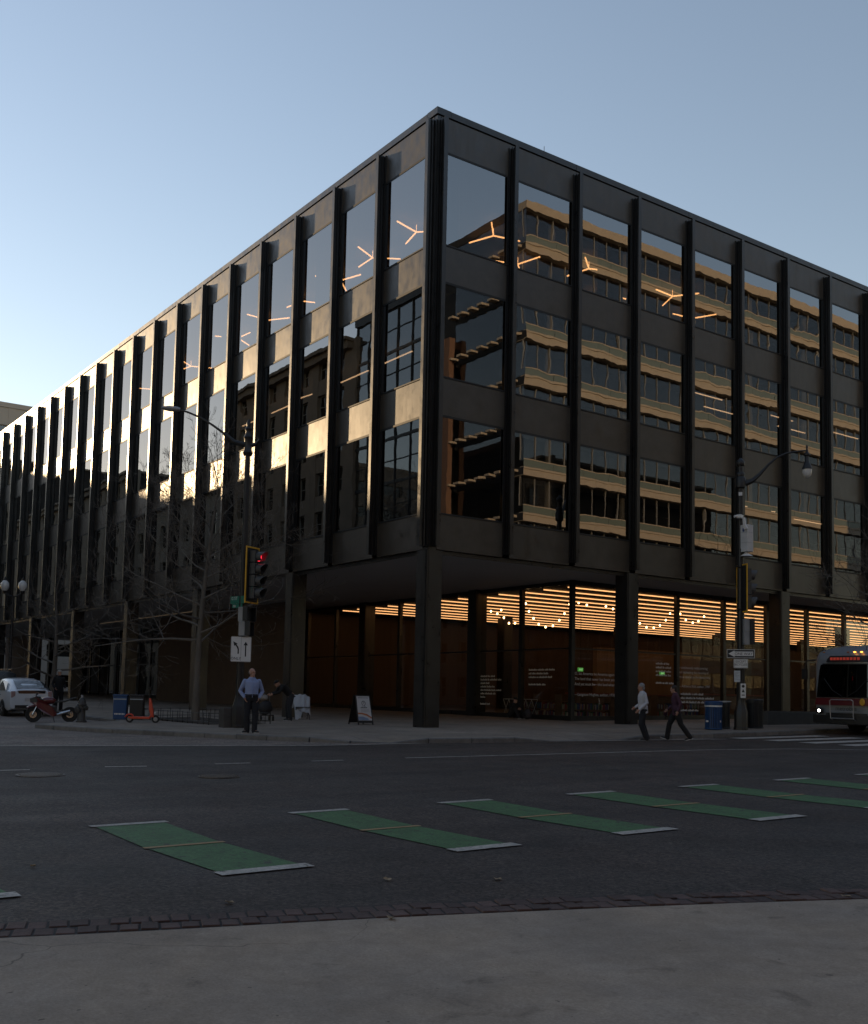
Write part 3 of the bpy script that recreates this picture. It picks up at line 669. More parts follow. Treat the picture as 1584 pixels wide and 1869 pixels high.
# ------------------------------------------------------------------ small helpers for writing and signs
M_black = pm('sign_black', (.012, .012, .013), .6, var=.1)
M_signw = pm('sign_white', (.62, .61, .60), .5, var=.08, scale=4)
M_pole = pm('pole_paint', (.012, .012, .013), .45, var=.25, scale=5, bump=.002, bscale=40)
M_yel = pm('signal_yellow', (.62, .33, .02), .5, var=.12, scale=8)
M_sgreen = pm('sign_green', (.012, .13, .085), .5, var=.1)
M_grey = pm('metal_grey', (.22, .22, .23), .5, metal=.3, var=.15, scale=6)
M_chrome = pm('chrome', (.55, .55, .56), .22, metal=1, var=.1)
def text_mesh(s, size, mat, align='CENTER', depth=.0, space=1.0, line=1.0):
    cu = bpy.data.curves.new('lettering', 'FONT'); cu.body = s; cu.size = size; cu.align_x = align; cu.extrude = depth; cu.resolution_u = 2
    cu.space_character = space; cu.space_line = line
    ob = bpy.data.objects.new('lettering', cu); COL.objects.link(ob)
    dg = bpy.context.evaluated_depsgraph_get(); dg.update()
    me = bpy.data.meshes.new_from_object(ob.evaluated_get(dg)); bpy.data.objects.remove(ob); bpy.data.curves.remove(cu)
    me.materials.clear(); me.materials.append(mat); me.name = 'lettering'; return me
def letter(parent, s, size, mat, loc, rot, align='CENTER', sx=1.0, **k):
    o = inst('lettering', text_mesh(s, size, mat, align, **k), parent, loc); o.rotation_euler = rot; o.scale = (sx, 1, 1); return o
UP = (R(90), 0, 0)                              # lettering upright, read from -Y
def plate(w, h, t=.004, r=.03, n=4):
    """rounded plate in the local x-z plane, front at y = 0"""
    pts = []
    for cx, cz, a0 in ((w/2-r, h/2-r, 0), (-w/2+r, h/2-r, 90), (-w/2+r, -h/2+r, 180), (w/2-r, -h/2+r, 270)):
        for i in range(n+1):
            a = R(a0+90*i/n); pts.append((cx+r*math.cos(a), 0, cz+r*math.sin(a)))
    return MB().prism(pts, (0, t, 0))
def face_cam(x, y, extra=0):
    """rotation about z that turns local -y towards the photographer"""
    d = CAM_POS-Vector((x, y, 0)); return math.atan2(d.x, -d.y)+extra
def poly_flat(parent, pts, mat, y=-.003, name='arrow'):
    return MB().prism([(x, y, z) for x, z in pts], (0, .002, 0)).obj(name, mat, parent)

# ------------------------------------------------------------------ lamp posts
def shaft(t, h, r0=.115, r1=.075, base=.24):
    n = 16
    mb = MB(); mb.lathe([(base, 0), (base, .08), (base*.92, .10), (base*.92, .62), (base*.80, .70), (base*.62, .86), (r0*1.15, .95), (r0*1.15, 1.0)], 8); mb.obj('base', M_pole, t, smooth=True, ang=30)
    mb = MB(); prof = []
    mb.lathe([(r0, .99), (r0*.97, 2), (r1*1.05, h-.5), (r1, h)], n); mb.obj('shaft', M_pole, t, smooth=True)
    # flutes
    for k in range(8):
        a = 2*math.pi*k/8
        mb = MB(); mb.cyl((math.cos(a)*r0, math.sin(a)*r0, 1.0), (math.cos(a)*r1, math.sin(a)*r1, h-.3), .012, .008, n=4); mb.obj('flute', M_pole, t)
def build_signal(t, loc, rz, nsec, lit, size=.30):
    H = nsec*size*1.15; w, hh = .66, H+.26
    e = .05
    mb = MB(); mb.box((-w/2+e, .02, -hh/2+e), (w/2-e, .04, hh/2-e))
    body = mb.obj('signal_head', M_black, t, loc); body.rotation_euler = (0, 0, rz)
    mb = MB(); r_ = .035
    mb.box((-w/2, .01, -hh/2), (-w/2+e, .045, hh/2)); mb.box((w/2-e, .01, -hh/2), (w/2, .045, hh/2)); mb.box((-w/2+e, .01, hh/2-e), (w/2-e, .045, hh/2)); mb.box((-w/2+e, .01, -hh/2), (w/2-e, .045, -hh/2+e))
    mb.obj('yellow_border', M_yel, body, bevel=.012)
    for k in range(nsec):
        z = H/2-size*1.15*(k+.5)
        mb = MB(); mb.box((-size*.56, -.20, z-size*.55), (size*.56, .015, z+size*.55)); mb.obj('housing', pm('signal_housing', (.03, .03, .032), .5, var=.15), body, bevel=.015)
        on = lit is not None and k == lit
        mb = MB(); mb.lathe([(size*.44, -.20), (size*.40, -.215), (.001, -.23)], 16, (0, 0, z), 'Y'); mb.obj('lens', em('signal_red', (1.0, .03, .06), 1.0) if on else pm('lens_dark', (.02, .02, .02), .2, var=.1), body, smooth=True)
        # visor: open tunnel, cut on the lower front
        vs = []; fs = []; n = 14
        for j, (rr, off) in enumerate(((size*.47, 0), (size*.44, 0))):
            for i in range(n+1):
                a = R(-60+300*i/n); ln = .30 if True else .2
                vs.append((rr*math.cos(a), -.20, z+rr*math.sin(a))); vs.append((rr*math.cos(a), -.20-.32*(.55+.45*max(0, math.sin(a))), z+rr*math.sin(a)))
        m = 2*(n+1)
        for j in range(2):
            for i in range(n): fs.append((j*m+2*i, j*m+2*i+1, j*m+2*i+3, j*m+2*i+2))
        for i in range(n): fs.append((2*i+1, m+2*i+1, m+2*i+3, 2*i+3))
        MB().add(vs, fs).obj('visor', pm('visor_grey', (.06, .06, .062), .55, var=.15), body)
    mb = MB(); mb.cyl((0, .10, H/2+.02), (0, .30, H/2+.06), .03, n=6); mb.cyl((0, .10, -H/2-.02), (0, .30, -H/2-.06), .03, n=6); mb.obj('bracket', M_pole, body)
    return body
def ped_signal(t, loc, rz):
    mb = MB(); mb.box((-.21, 0, -.22), (.21, .20, .22)); b = mb.obj('pedestrian_signal', pm('ped_housing', (.24, .24, .245), .55, var=.2), t, loc, bevel=.02); b.rotation_euler = (0, 0, rz)
    mb = MB(); mb.box((-.24, -.16, .20), (.24, 0, .235)); mb.box((-.24, -.16, -.2), (-.205, 0, .2)); mb.box((.205, -.16, -.2), (.24, 0, .2)); mb.obj('hood', M_black, b)
    mb = MB(); mb.box((-.19, -.01, -.19), (.19, -.001, .19)); mb.obj('face', M_black, b)
    return b

# left post, by the man in the blue shirt
px, py = -2.08, -5.29
PL = thing('lamp_post', 'black fluted lamp post with finial, four-lens signal and lane sign, behind the man in blue', 'lamp post', (px, py, G(px, py)-.01))
shaft(PL, 8.45)
mb = MB(); mb.lathe([(.13, 8.3), (.16, 8.38), (.12, 8.46), (.12, 8.80), (.15, 8.86), (.10, 8.95), (.085, 9.05), (.12, 9.12), (.06, 9.2), (.075, 9.3), (.02, 9.42), (.001, 9.44)], 14); mb.obj('finial', M_pole, PL, smooth=True)
# arm towards the left of the picture: right vector is CR
rv = Vector((CR.x, CR.y, 0)).normalized(); zv = Vector((0, 0, 1))
def P2(a, z): return rv*a+zv*z
arm = [P2(-.08, 8.62), P2(-.45, 8.72), P2(-.75, 8.98)]
mb = MB(); mb.tube(arm, [.085, .075, .06], 8); mb.obj('arm_bracket', M_pole, PL, smooth=True)
mb = MB(); mb.tube([P2(-.70, 8.94), P2(-1.1, 9.22), P2(-1.5, 9.46), P2(-1.9, 9.62), P2(-2.25, 9.70)], [.04, .036, .034, .032, .03], 8); mb.obj('lamp_arm', M_pole, PL, smooth=True)
mb = MB(); mb.tube([P2(.08, 8.62), P2(.24, 8.66), P2(.34, 8.80), P2(.27, 8.88)], [.08, .05, .035, .02], 8); mb.obj('scroll_stub', M_pole, PL, smooth=True)
rings = []
for a, w, h in ((-2.12, .05, .05), (-2.2, .10, .075), (-2.45, .13, .085), (-2.62, .11, .06), (-2.70, .05, .02)):
    c = P2(a, 9.70+(a+2.2)*-.06); d = Vector((0, 0, 1)).cross(rv)
    rings.append([c+d*w*math.cos(t)+zv*h*math.sin(t) for t in [2*math.pi*i/12 for i in range(12)]])
MB().loft(rings).obj('lamp_head', pm('lamp_head_grey', (.30, .31, .32), .45, metal=.2, var=.1), PL, smooth=True)
# facing of the signal: to the right and a little to the photographer
def yaw_to(d): return math.atan2(d[0], -d[1])
f1 = (math.cos(R(27)), math.sin(R(27)))
o = P2(.28, 0)
build_signal(PL, (o.x, o.y, 4.62), yaw_to(f1), 4, 0, .32)
pm('ped_housing', (.24, .24, .245), .55, var=.2)
o = P2(.16, 0); ped_signal(PL, (o.x, o.y, 3.42), yaw_to(f1)); ped_signal(PL, (o.x, o.y, 2.98), yaw_to((math.cos(R(48)), math.sin(R(48)))))
# lane sign
rs = face_cam(px, py, R(6)); dn = Vector((CAM_POS.x-px, CAM_POS.y-py, 0)).normalized()
cz = 2.36
sgn = plate(.61, .76).obj('lane_sign', M_signw, PL, dn*.17+zv*cz); sgn.rotation_euler = (0, 0, rs)
b = MB()
for a0, a1 in (((-.30, -.375), (.30, -.368)), ((-.30, .368), (.30, .375)), ((-.30, -.368), (-.293, .368)), ((.293, -.368), (.30, .368)), ((-.003, -.36), (.003, .36))): b.box((a0[0], -.003, a0[1]), (a1[0], -.0005, a1[1]))
b.obj('border', M_black, sgn)
poly_flat(sgn, [(.12, -.22), (.155, -.22), (.155, .12), (.205, .12), (.1375, .23), (.07, .12), (.12, .12)], M_black)
curve = [(-.065, -.12), (-.10, -.12), (-.10, -.02), (-.13, .06), (-.17, .11)]
poly_flat(sgn, [(-.06, -.14), (-.06, .0), (-.085, .075), (-.135, .135), (-.105, .165), (-.235, .23), (-.205, .09), (-.175, .115), (-.125, .055), (-.10, -.01), (-.10, -.14)], M_black)
letter(sgn, 'ONLY', .12, M_black, (-.145, -.004, -.32), UP, sx=.95)
# street name blades
def blade(t, loc, rz, txt, sub, w):
    s = plate(w, .23, .006, .02).obj('street_name_sign', M_sgreen, t, loc); s.rotation_euler = (0, 0, rz)
    letter(s, txt, .13, M_signw, (-w/2+.04, -.003, .0), UP, 'LEFT')
    s2 = plate(w*.75, .12, .006, .02).obj('block_number_sign', M_sgreen, t, (loc[0], loc[1], loc[2]-.185)); s2.rotation_euler = (0, 0, rz)
    letter(s2, sub, .09, M_signw, (-w*.3, -.003, -.035), UP, 'LEFT')
o = P2(-.16, 0); blade(PL, (o.x, o.y, 3.86), face_cam(px, py, R(-48)), 'G ST', '900', .62)
o = P2(.42, 0)
s = plate(.5, .23, .006, .02).obj('street_name_sign', M_sgreen, PL, (o.x, o.y, 4.16)); s.rotation_euler = (0, 0, face_cam(px, py, R(52)))
mb = MB(); mb.box((-.17, -.16, 0), (.19, .16, .60)); cb = mb.obj('control_cabinet', pm('cabinet_grey', (.05, .046, .043), .6, var=.35, scale=5), PL, (rv.x*-.38, rv.y*-.38, 0), bevel=.02)

# right post, at the one way sign
qx, qy = 4.27, 10.08
PR = thing('lamp_post', 'black fluted lamp post with teardrop lamp, three-lens signal and arrow sign beside the bins', 'lamp post', (qx, qy, G(qx, qy)-.01))
shaft(PR, 9.2, .125, .085, .24)
mb = MB(); mb.lathe([(.13, 9.0), (.15, 9.05), (.15, 9.14), (.10, 9.2), (.02, 9.28)], 12); mb.obj('cap', M_pole, PR, smooth=True)
mb = MB(); mb.lathe([(.11, 8.2), (.17, 8.25), (.18, 8.55), (.14, 8.62), (.16, 8.70), (.12, 8.78)], 12); mb.obj('arm_clamp', M_pole, PR, smooth=True)
mb = MB(); mb.tube([P2(.1, 8.36), P2(.42, 8.5), P2(.66, 8.72), P2(.95, 9.05), P2(1.25, 9.32), P2(1.6, 9.48), P2(2.05, 9.56), P2(2.3, 9.58)], [.10, .085, .06, .04, .035, .032, .03, .03], 8); mb.obj('lamp_arm', M_pole, PR, smooth=True)
c = P2(2.28, 0)
mb = MB(); mb.lathe([(.02, 9.78), (.04, 9.7), (.03, 9.62), (.045, 9.55), (.06, 9.5), (.11, 9.46), (.11, 9.41), (.07, 9.38), (.075, 9.2), (.10, 9.14), (.155, 9.02), (.17, 8.96), (.175, 8.92)], 16, (c.x, c.y, 0)); mb.obj('lamp_hood', M_pole, PR, smooth=True)
mb = MB(); mb.lathe([(.165, 8.93), (.16, 8.84), (.13, 8.72), (.07, 8.65), (.01, 8.63)], 16, (c.x, c.y, 0)); mb.obj('lamp_globe', pm('globe_glass', (.55, .56, .57), .15, var=.1), PR, smooth=True)
o = P2(.05, 0); f2 = (math.cos(R(70)), math.sin(R(70)))
build_signal(PR, (o.x+dn.x*.05, o.y+dn.y*.05, 4.78), yaw_to(f2), 3, None, .40)
o = P2(.22, 0); ped_signal(PR, (o.x, o.y, 3.52), yaw_to((.45, .89))); ped_signal(PR, (o.x, o.y, 3.08), yaw_to((.45, .89)))
# camera box and its bracket
dn = Vector((CAM_POS.x-qx, CAM_POS.y-qy, 0)).normalized()
o = P2(.20, 0)+dn*.1
mb = MB(); mb.box((-.16, -.16, 0), (.16, .16, .92)); bx = mb.obj('camera_box', pm('box_white', (.50, .50, .51), .45, var=.12, scale=3), PR, (o.x, o.y, 6.02), bevel=.015); bx.rotation_euler = (0, 0, face_cam(qx, qy, R(-38)))
for z in (.30, .65):
    mb = MB(); mb.box((-.162, -.163, z), (.162, .163, z+.008)); mb.obj('seam', M_grey, bx)
mb = MB(); mb.ell((0, -.162, .74), (.045, .004, .07)); mb.obj('badge', pm('badge_blue', (.03, .06, .2), .4), bx)
mb = MB(); mb.lathe([(.06, .0), (.09, -.06), (.20, -.13), (.21, -.15)], 14); mb.obj('dish', M_signw, bx, smooth=True)
o = P2(-.02, 0)+dn*.16
mb = MB(); mb.rbox((0, 0, 0), (.16, .24, .12), .3); mb.cyl((-.02, -.12, 0), (-.04, -.24, -.02), .045, n=10); vc = mb.obj('video_camera', M_signw, PR, (o.x, o.y, 7.22), bevel=.01)
mb = MB(); mb.loft([[(.1, 0, -.05), (.18, 0, -.05), (.18, .06, -.05), (.1, .06, -.05)], [(.12, 0, -.3), (.22, 0, -.3), (.22, .06, -.3), (.12, .06, -.3)], [(.16, 0, -.46), (.3, 0, -.44), (.3, .05, -.44), (.16, .05, -.46)]]); mb.obj('bracket_flap', M_signw, vc)
mb = MB(); mb.box((-.06, 0, 0), (.06, .01, .12)); s = mb.obj('sticker', M_signw, PR, (dn.x*.115, dn.y*.115, 7.95)); s.rotation_euler = (0, 0, face_cam(qx, qy))
# one way sign
rs = face_cam(qx, qy, R(2))
ow = plate(.91, .30, .004, .02).obj('one_way_sign', M_black, PR, dn*.17+zv*2.56); ow.rotation_euler = (0, 0, rs)
b = MB()
for a0, a1 in (((-.45, .13), (.45, .144)), ((-.45, -.144), (.45, -.13)), ((-.45, -.13), (-.436, .13)), ((.436, -.13), (.45, .13))): b.box((a0[0], -.003, a0[1]), (a1[0], -.0005, a1[1]))
b.obj('border', M_signw, ow)
poly_flat(ow, [(-.40, 0), (-.20, .11), (-.20, .075), (.40, .075), (.40, -.075), (-.20, -.075), (-.20, -.11)], M_signw)
letter(ow, 'ONE WAY', .135, M_black, (.095, -.006, -.048), UP, sx=.92)
ex = plate(.46, .30, .004, .02).obj('bicycles_sign', M_signw, PR, dn*.17+zv*2.23); ex.rotation_euler = (0, 0, rs)
letter(ex, 'EXCEPT\nBICYCLES', .105, M_black, (0, -.004, .03), UP, sx=.92, line=.95)
b = MB()
for a0, a1 in (((-.21, .128), (.21, .134)), ((-.21, -.134), (.21, -.128)), ((-.216, -.128), (-.21, .128)), ((.21, -.128), (.216, .128))): b.box((a0[0], -.003, a0[1]), (a1[0], -.0005, a1[1]))
b.obj('border', M_black, ex)
o = P2(-.12, 0)+dn*.16
nt = plate(.20, .38, .003, .01).obj('notice', pm('notice_paper', (.42, .45, .48), .6, var=.1), PR, (o.x, o.y, 1.80)); nt.rotation_euler = (0, 0, rs)
for k in range(7):
    mb = MB(); mb.box((-.08, -.002, .13-k*.04), (.08-.05*(k % 3), -.0005, .142-k*.04)); mb.obj('print_line', M_grey, nt)
o = P2(.08, 0)+dn*.17
ps = plate(.17, .48, .004, .02).obj('push_button_sign', M_signw, PR, (o.x, o.y, 1.32)); ps.rotation_euler = (0, 0, rs)
mb = MB(); mb.lathe([(.05, -.003), (.05, -.001)], 12, (0, 0, .15), 'Y'); mb.obj('print_disc', M_black, ps)
poly_flat(ps, [(-.05, -.05), (.05, -.05), (0, .06)], M_black, name='print_arrow'); poly_flat(ps, [(-.05, -.16), (.05, -.16), (.05, -.13), (-.05, -.13)], M_black, name='print_bar')
# twin globe lamp far left
x, y = -24.7, -6.3
gl_ = thing('street_lamp', 'black street lamp with twin clear globes at the far left edge', 'street lamp', (x, y, G(x, y)-.01))
mb = MB(); mb.lathe([(.2, 0), (.2, .5), (.11, .8), (.08, 1.0), (.06, 5.2)], 12); mb.obj('shaft', M_pole, gl_, smooth=True)
mb = MB(); mb.tube([P2(-.42, 5.45), P2(-.3, 5.25), P2(0, 5.15), P2(.3, 5.25), P2(.42, 5.45)], .035, 6); mb.obj('cross_arm', M_pole, gl_, smooth=True)
for a in (-.42, .42):
    c = P2(a, 0)
    mb = MB(); mb.lathe([(.08, 5.42), (.16, 5.52), (.20, 5.65), (.18, 5.80), (.10, 5.90), (.04, 5.94)], 14, (c.x, c.y, 0)); mb.obj('globe', pm('globe_glass2', (.62, .60, .58), .12, var=.05), gl_, smooth=True)
    mb = MB(); mb.lathe([(.05, 5.93), (.06, 6.00), (.01, 6.10)], 10, (c.x, c.y, 0)); mb.obj('globe_cap', M_pole, gl_, smooth=True)
    mb = MB(); mb.lathe([(.05, 5.30), (.1, 5.40), (.1, 5.44)], 10, (c.x, c.y, 0)); mb.obj('globe_cup', M_pole, gl_, smooth=True)
# ------------------------------------------------------------------ vehicles
M_rub = pm('tyre_rubber', (.012, .012, .012), .85, var=.2)
M_rim = pm('alloy_rim', (.30, .30, .31), .35, metal=.8, var=.1)
M_cglass = glass('car_glass', 1.6, (.10, .11, .12))
M_trim = pm('black_trim', (.012, .012, .012), .5, var=.1)
def wheel(t, loc, r, w, side):
    mb = MB(); mb.lathe([(r*.62, -w/2), (r*.93, -w/2), (r, -w*.32), (r, w*.32), (r*.93, w/2), (r*.62, w/2)], 22, (0, 0, 0), 'Y')
    wh = mb.obj('wheel', M_rub, t, loc, smooth=True)
    mb = MB(); mb.lathe([(r*.64, side*w*.30), (r*.60, side*w*.42), (r*.5, side*w*.36), (.05, side*w*.40), (.001, side*w*.45)], 18, (0, 0, 0), 'Y'); mb.obj('rim', M_rim, wh, smooth=True)
    for k in range(5):
        a = 2*math.pi*k/5; mb = MB(); mb.rbox((math.cos(a)*r*.35, side*w*.46, math.sin(a)*r*.35), (r*.55, .02, .05), 0, 0, -a); mb.obj('spoke', M_rim, wh)
def tilt(o, rz):
    n = Vector((-SX, -SY, 1)).normalized(); q = Vector((0, 0, 1)).rotation_difference(n)
    o.rotation_euler = (q.to_matrix() @ Euler((0, 0, rz)).to_matrix()).to_euler()
def car(name, label, x, y, rz, paint, ST, wheels, L_, wid, glass_st, group=None):
    """ST: stations (x, zbottom, zbelt, zroof, half width at belt, half width at roof); x runs to the front"""
    t = thing(name, label, 'car', (x, y, G(x, y, ROAD)), 0, group); tilt(t, rz)
    rings = []
    for (X, zb, zl, zr, wb, wr) in ST:
        h = [(wb*.90, zb), (wb*.985, zb+.10), (wb, (zb+zl)*.52), (wb*.985, zl-.05), (wb*.955, zl), (wr*1.0, zr-.07), (wr*.86, zr-.015), (wr*.45, zr+.008)]
        rings.append([Vector((X, a, z)) for a, z in h]+[Vector((X, -a, z)) for a, z in reversed(h)])
    body = MB().loft(rings).obj('body', paint, t, smooth=True, ang=35)
    return t, body
def arch(t, loc, r, w, side):
    mb = MB(); mb.lathe([(r*1.14, -w*.5), (r*1.14, w*.5)], 20, loc, 'Y'); return mb.obj('wheel_arch', M_trim, t)
M_wpaint = pm('white_paint', (.52, .56, .62), .28, var=.04, scale=2, coat=.6)
ST = [(-2.22, .42, .80, .84, .70, .62), (-2.20, .32, .95, 1.02, .80, .66), (-2.05, .26, .98, 1.10, .85, .60), (-1.75, .24, .98, 1.24, .87, .58), (-1.2, .22, .97, 1.41, .87, .60), (-.4, .22, .96, 1.49, .87, .62), (.1, .22, .95, 1.47, .87, .61), (.6, .22, .94, 1.33, .87, .60), (1.15, .22, .93, 1.05, .86, .66), (1.6, .24, .86, .92, .85, .66), (2.0, .28, .74, .78, .80, .60), (2.2, .36, .58, .60, .66, .5)]
cx, cy = -17.55, -7.75
t, body = car('parked_car', 'white hatchback parked at the kerb behind the red motorcycle', cx, cy, math.pi, M_wpaint, ST, None, 4.45, 1.75, None)
for sx in (-1.33, 1.35):
    for s in (-1, 1):
        arch(t, (sx, s*.80, .31), .31, .16, s); wheel(t, (sx, s*.80, .31), .31, .20, s)
def quad(t, name, pts, mat): return MB().add(pts, [tuple(range(len(pts)))]).obj(name, mat, t)
quad(t, 'rear_window', [(-2.085, -.55, 1.11), (-2.085, .55, 1.11), (-1.35, .50, 1.40), (-1.35, -.50, 1.40)], M_cglass)
quad(t, 'lower_rear_window', [(-2.23, -.50, .90), (-2.23, .50, .90), (-2.215, .52, 1.01), (-2.215, -.52, 1.01)], M_cglass)
quad(t, 'windscreen', [(1.12, -.62, 1.06), (1.12, .62, 1.06), (.34, .54, 1.44), (.34, -.54, 1.44)], M_cglass)
for s in (-1, 1):
    quad(t, 'side_window', [(-1.75, s*.86, 1.01), (-.45, s*.86, 1.00), (-.45, s*.665, 1.42), (-1.25, s*.665, 1.33)], M_cglass)
    quad(t, 'side_window', [(-.38, s*.86, 1.00), (.90, s*.86, .99), (.30, s*.665, 1.38), (-.38, s*.665, 1.42)], M_cglass)
    mb = MB(); mb.rbox((-2.16, s*.69, .86), (.12, .17, .26)); mb.obj('tail_light', pm('tail_lens', (.30, .20, .20), .2, var=.1), t, bevel=.03)
    mb = MB(); mb.ell((.72, s*.97, 1.0), (.08, .10, .07)); mb.obj('mirror', M_wpaint, t, smooth=True)
    for X in (-1.05, .05):
        mb = MB(); mb.box((X, s*.872-.008, .82), (X+.16, s*.872+.008, .85)); mb.obj('door_handle', M_chrome, t)
        mb = MB(); mb.box((X+.25, s*.868-.005, .34), (X+.262, s*.868+.005, .96)); mb.obj('door_seam', M_trim, t)
    mb = MB(); mb.rbox((2.06, s*.62, .66), (.2, .2, .12)); mb.obj('headlight', M_signw, t, bevel=.03)
mb = MB(); mb.box((-2.245, -.26, .60), (-2.225, .26, .73)); mb.obj('number_plate', pm('plate_grey', (.4, .4, .42), .5), t)
mb = MB(); mb.box((-2.235, -.62, .33), (-2.14, .62, .45)); mb.obj('bumper_trim', M_trim, t)
# dark van ahead of the white car
M_dkpaint = pm('dark_paint', (.012, .013, .015), .3, var=.05, coat=.5)
ST2 = [(-2.4, .45, 1.05, 1.50, .85, .72), (-2.3, .35, 1.1, 1.72, .92, .74), (-1.5, .28, 1.08, 1.80, .94, .76), (.2, .28, 1.06, 1.78, .94, .75), (.7, .28, 1.05, 1.60, .94, .72), (1.3, .28, 1.04, 1.18, .92, .72), (2.0, .3, .98, 1.02, .9, .7), (2.35, .4, .8, .84, .8, .6)]
t2, _b = car('parked_car', 'dark sport utility car parked ahead of the white hatchback, cut by the left edge', -23.2, -7.7, math.pi, M_dkpaint, ST2, None, 4.7, 1.9, None)
for sx in (-1.4, 1.45):
    for s in (-1, 1): arch(t2, (sx, s*.86, .37), .37, .16, s); wheel(t2, (sx, s*.86, .37), .37, .22, s)
quad(t2, 'rear_window', [(-2.415, -.66, 1.15), (-2.415, .66, 1.15), (-2.33, .62, 1.62), (-2.33, -.62, 1.62)], M_cglass)
for s in (-1, 1):
    quad(t2, 'side_window', [(-2.1, s*.935, 1.13), (-.4, s*.935, 1.12), (-.4, s*.80, 1.66), (-2.0, s*.80, 1.66)], M_cglass)
    quad(t2, 'side_window', [(-.3, s*.935, 1.12), (1.0, s*.935, 1.1), (.55, s*.80, 1.6), (-.3, s*.80, 1.66)], M_cglass)
    mb = MB(); mb.box((-2.0, s*.62-.02, 1.83), (.3, s*.62+.02, 1.88)); mb.obj('roof_rail', M_chrome, t2)
    mb = MB(); mb.rbox((-2.36, s*.80, 1.15), (.1, .12, .4)); mb.obj('tail_light', pm('tail_red', (.2, .01, .012), .25), t2, bevel=.02)

# red sport motorcycle on the roadway between car and kerb
x, y = -10.25, -8.45
mt = thing('motorcycle', 'red sport motorcycle with black fairing parked beside the kerb end', 'motorcycle', (x, y, G(x, y, ROAD)))
mt.scale = (.86, .86, .86); mdir = -CR+.30*(CAM_POS-Vector((x, y, 0))).normalized(); tilt(mt, math.atan2(mdir.y, mdir.x))
M_red = pm('red_paint', (.085, .008, .010), .3, var=.1, coat=.5)
for X in (.68, -.70):
    mb = MB(); mb.lathe([(.22, -.05), (.29, -.065), (.31, -.03), (.31, .03), (.29, .065), (.22, .05)], 24, (0, 0, 0), 'Y'); w = mb.obj('wheel', M_rub, mt, (X, 0, .31), smooth=True)
    mb = MB(); mb.tube([(math.cos(a)*.225, 0, math.sin(a)*.225) for a in [2*math.pi*i/20 for i in range(20)]], .018, 6, True)
    for k in range(5): a = 2*math.pi*k/5; mb.cyl((0, 0, 0), (math.cos(a)*.22, 0, math.sin(a)*.22), .016, n=5)
    mb.obj('rim', M_rim, w)
    mb = MB(); mb.lathe([(.14, .06), (.14, .07), (.06, .07), (.06, .06)], 18, (0, 0, 0), 'Y'); mb.obj('brake_disc', M_chrome, w)
for s in (-1, 1):
    mb = MB(); mb.cyl((.70, s*.10, .31), (.45, s*.10, .86), .028, .022, n=8); mb.obj('fork', M_chrome, mt)
    mb = MB(); mb.tube([(.44, 0, .93), (.40, s*.18, .93), (.30, s*.33, .90)], .016, 6); mb.obj('handlebar', M_trim, mt)
    mb = MB(); mb.tube([(.60, s*.16, 1.02), (.58, s*.28, 1.10)], .012, 5); mb.ell((.56, s*.32, 1.12), (.03, .07, .04)); mb.obj('mirror', M_trim, mt)
    mb = MB(); mb.loft([[(.82, s*.05, .92), (.80, s*.12, .80), (.55, s*.20, .62), (.30, s*.22, .40), (-.10, s*.20, .22), (-.22, s*.19, .34), (-.02, s*.21, .62), (.30, s*.20, .84), (.60, s*.14, 1.0)], [(.82, s*.03, .92), (.80, s*.09, .80), (.55, s*.165, .62), (.30, s*.18, .40), (-.10, s*.165, .22), (-.22, s*.16, .34), (-.02, s*.175, .62), (.30, s*.165, .84), (.60, s*.11, 1.0)]]); mb.obj('side_fairing', M_red, mt)
    mb = MB(); mb.cyl((-.2, s*.14, .30), (-.72, s*.18, .46), .045, .06, n=10); mb.obj('exhaust', M_chrome, mt)
mb = MB(); mb.loft([[(.80, -.11, .78), (.80, .11, .78), (.83, .09, .94), (.83, -.09, .94)], [(.55, -.16, .80), (.55, .16, .80), (.55, .13, 1.04), (.55, -.13, 1.04)], [(.42, -.10, .90), (.42, .10, .90), (.42, .08, 1.02), (.42, -.08, 1.02)]]); mb.obj('nose_fairing', M_trim, mt, bevel=.02)
mb = MB(); mb.loft([[(.80, -.09, .95), (.80, .09, .95), (.79, .09, .96), (.79, -.09, .96)], [(.52, -.12, 1.18), (.52, .12, 1.18), (.50, .12, 1.19), (.50, -.12, 1.19)]]); mb.obj('wind_screen', M_cglass, mt)
mb = MB(); mb.ell((.12, 0, .86), (.30, .15, .15)); mb.obj('tank', M_red, mt, smooth=True)
mb = MB(); mb.rbox((.05, 0, .45), (.5, .26, .42)); mb.obj('engine', pm('engine_grey', (.05, .05, .052), .45, metal=.6, var=.3), mt, bevel=.05)
mb = MB(); mb.loft([[(-.12, -.10, .78), (-.12, .10, .78), (-.12, .10, .84), (-.12, -.10, .84)], [(-.5, -.13, .80), (-.5, .13, .80), (-.5, .12, .88), (-.5, -.12, .88)], [(-.95, -.07, .98), (-.95, .07, .98), (-.95, .06, 1.03), (-.95, -.06, 1.03)]]); mb.obj('seat', M_trim, mt, bevel=.02)
mb = MB(); mb.cyl((-.70, .09, .31), (-.10, .09, .42), .035, n=6); mb.cyl((-.70, -.09, .31), (-.10, -.09, .42), .035, n=6); mb.obj('swing_arm', M_trim, mt)
mb = MB(); mb.tube([(.70+.33*math.cos(a), 0, .31+.335*math.sin(a)) for a in [R(d) for d in range(50, 150, 15)]], .05, 6); mb.obj('front_mudguard', M_red, mt)
mb = MB(); mb.cyl((-.05, .12, .3), (-.15, .36, .0), .014, n=5); mb.obj('kick_stand', M_trim, mt)

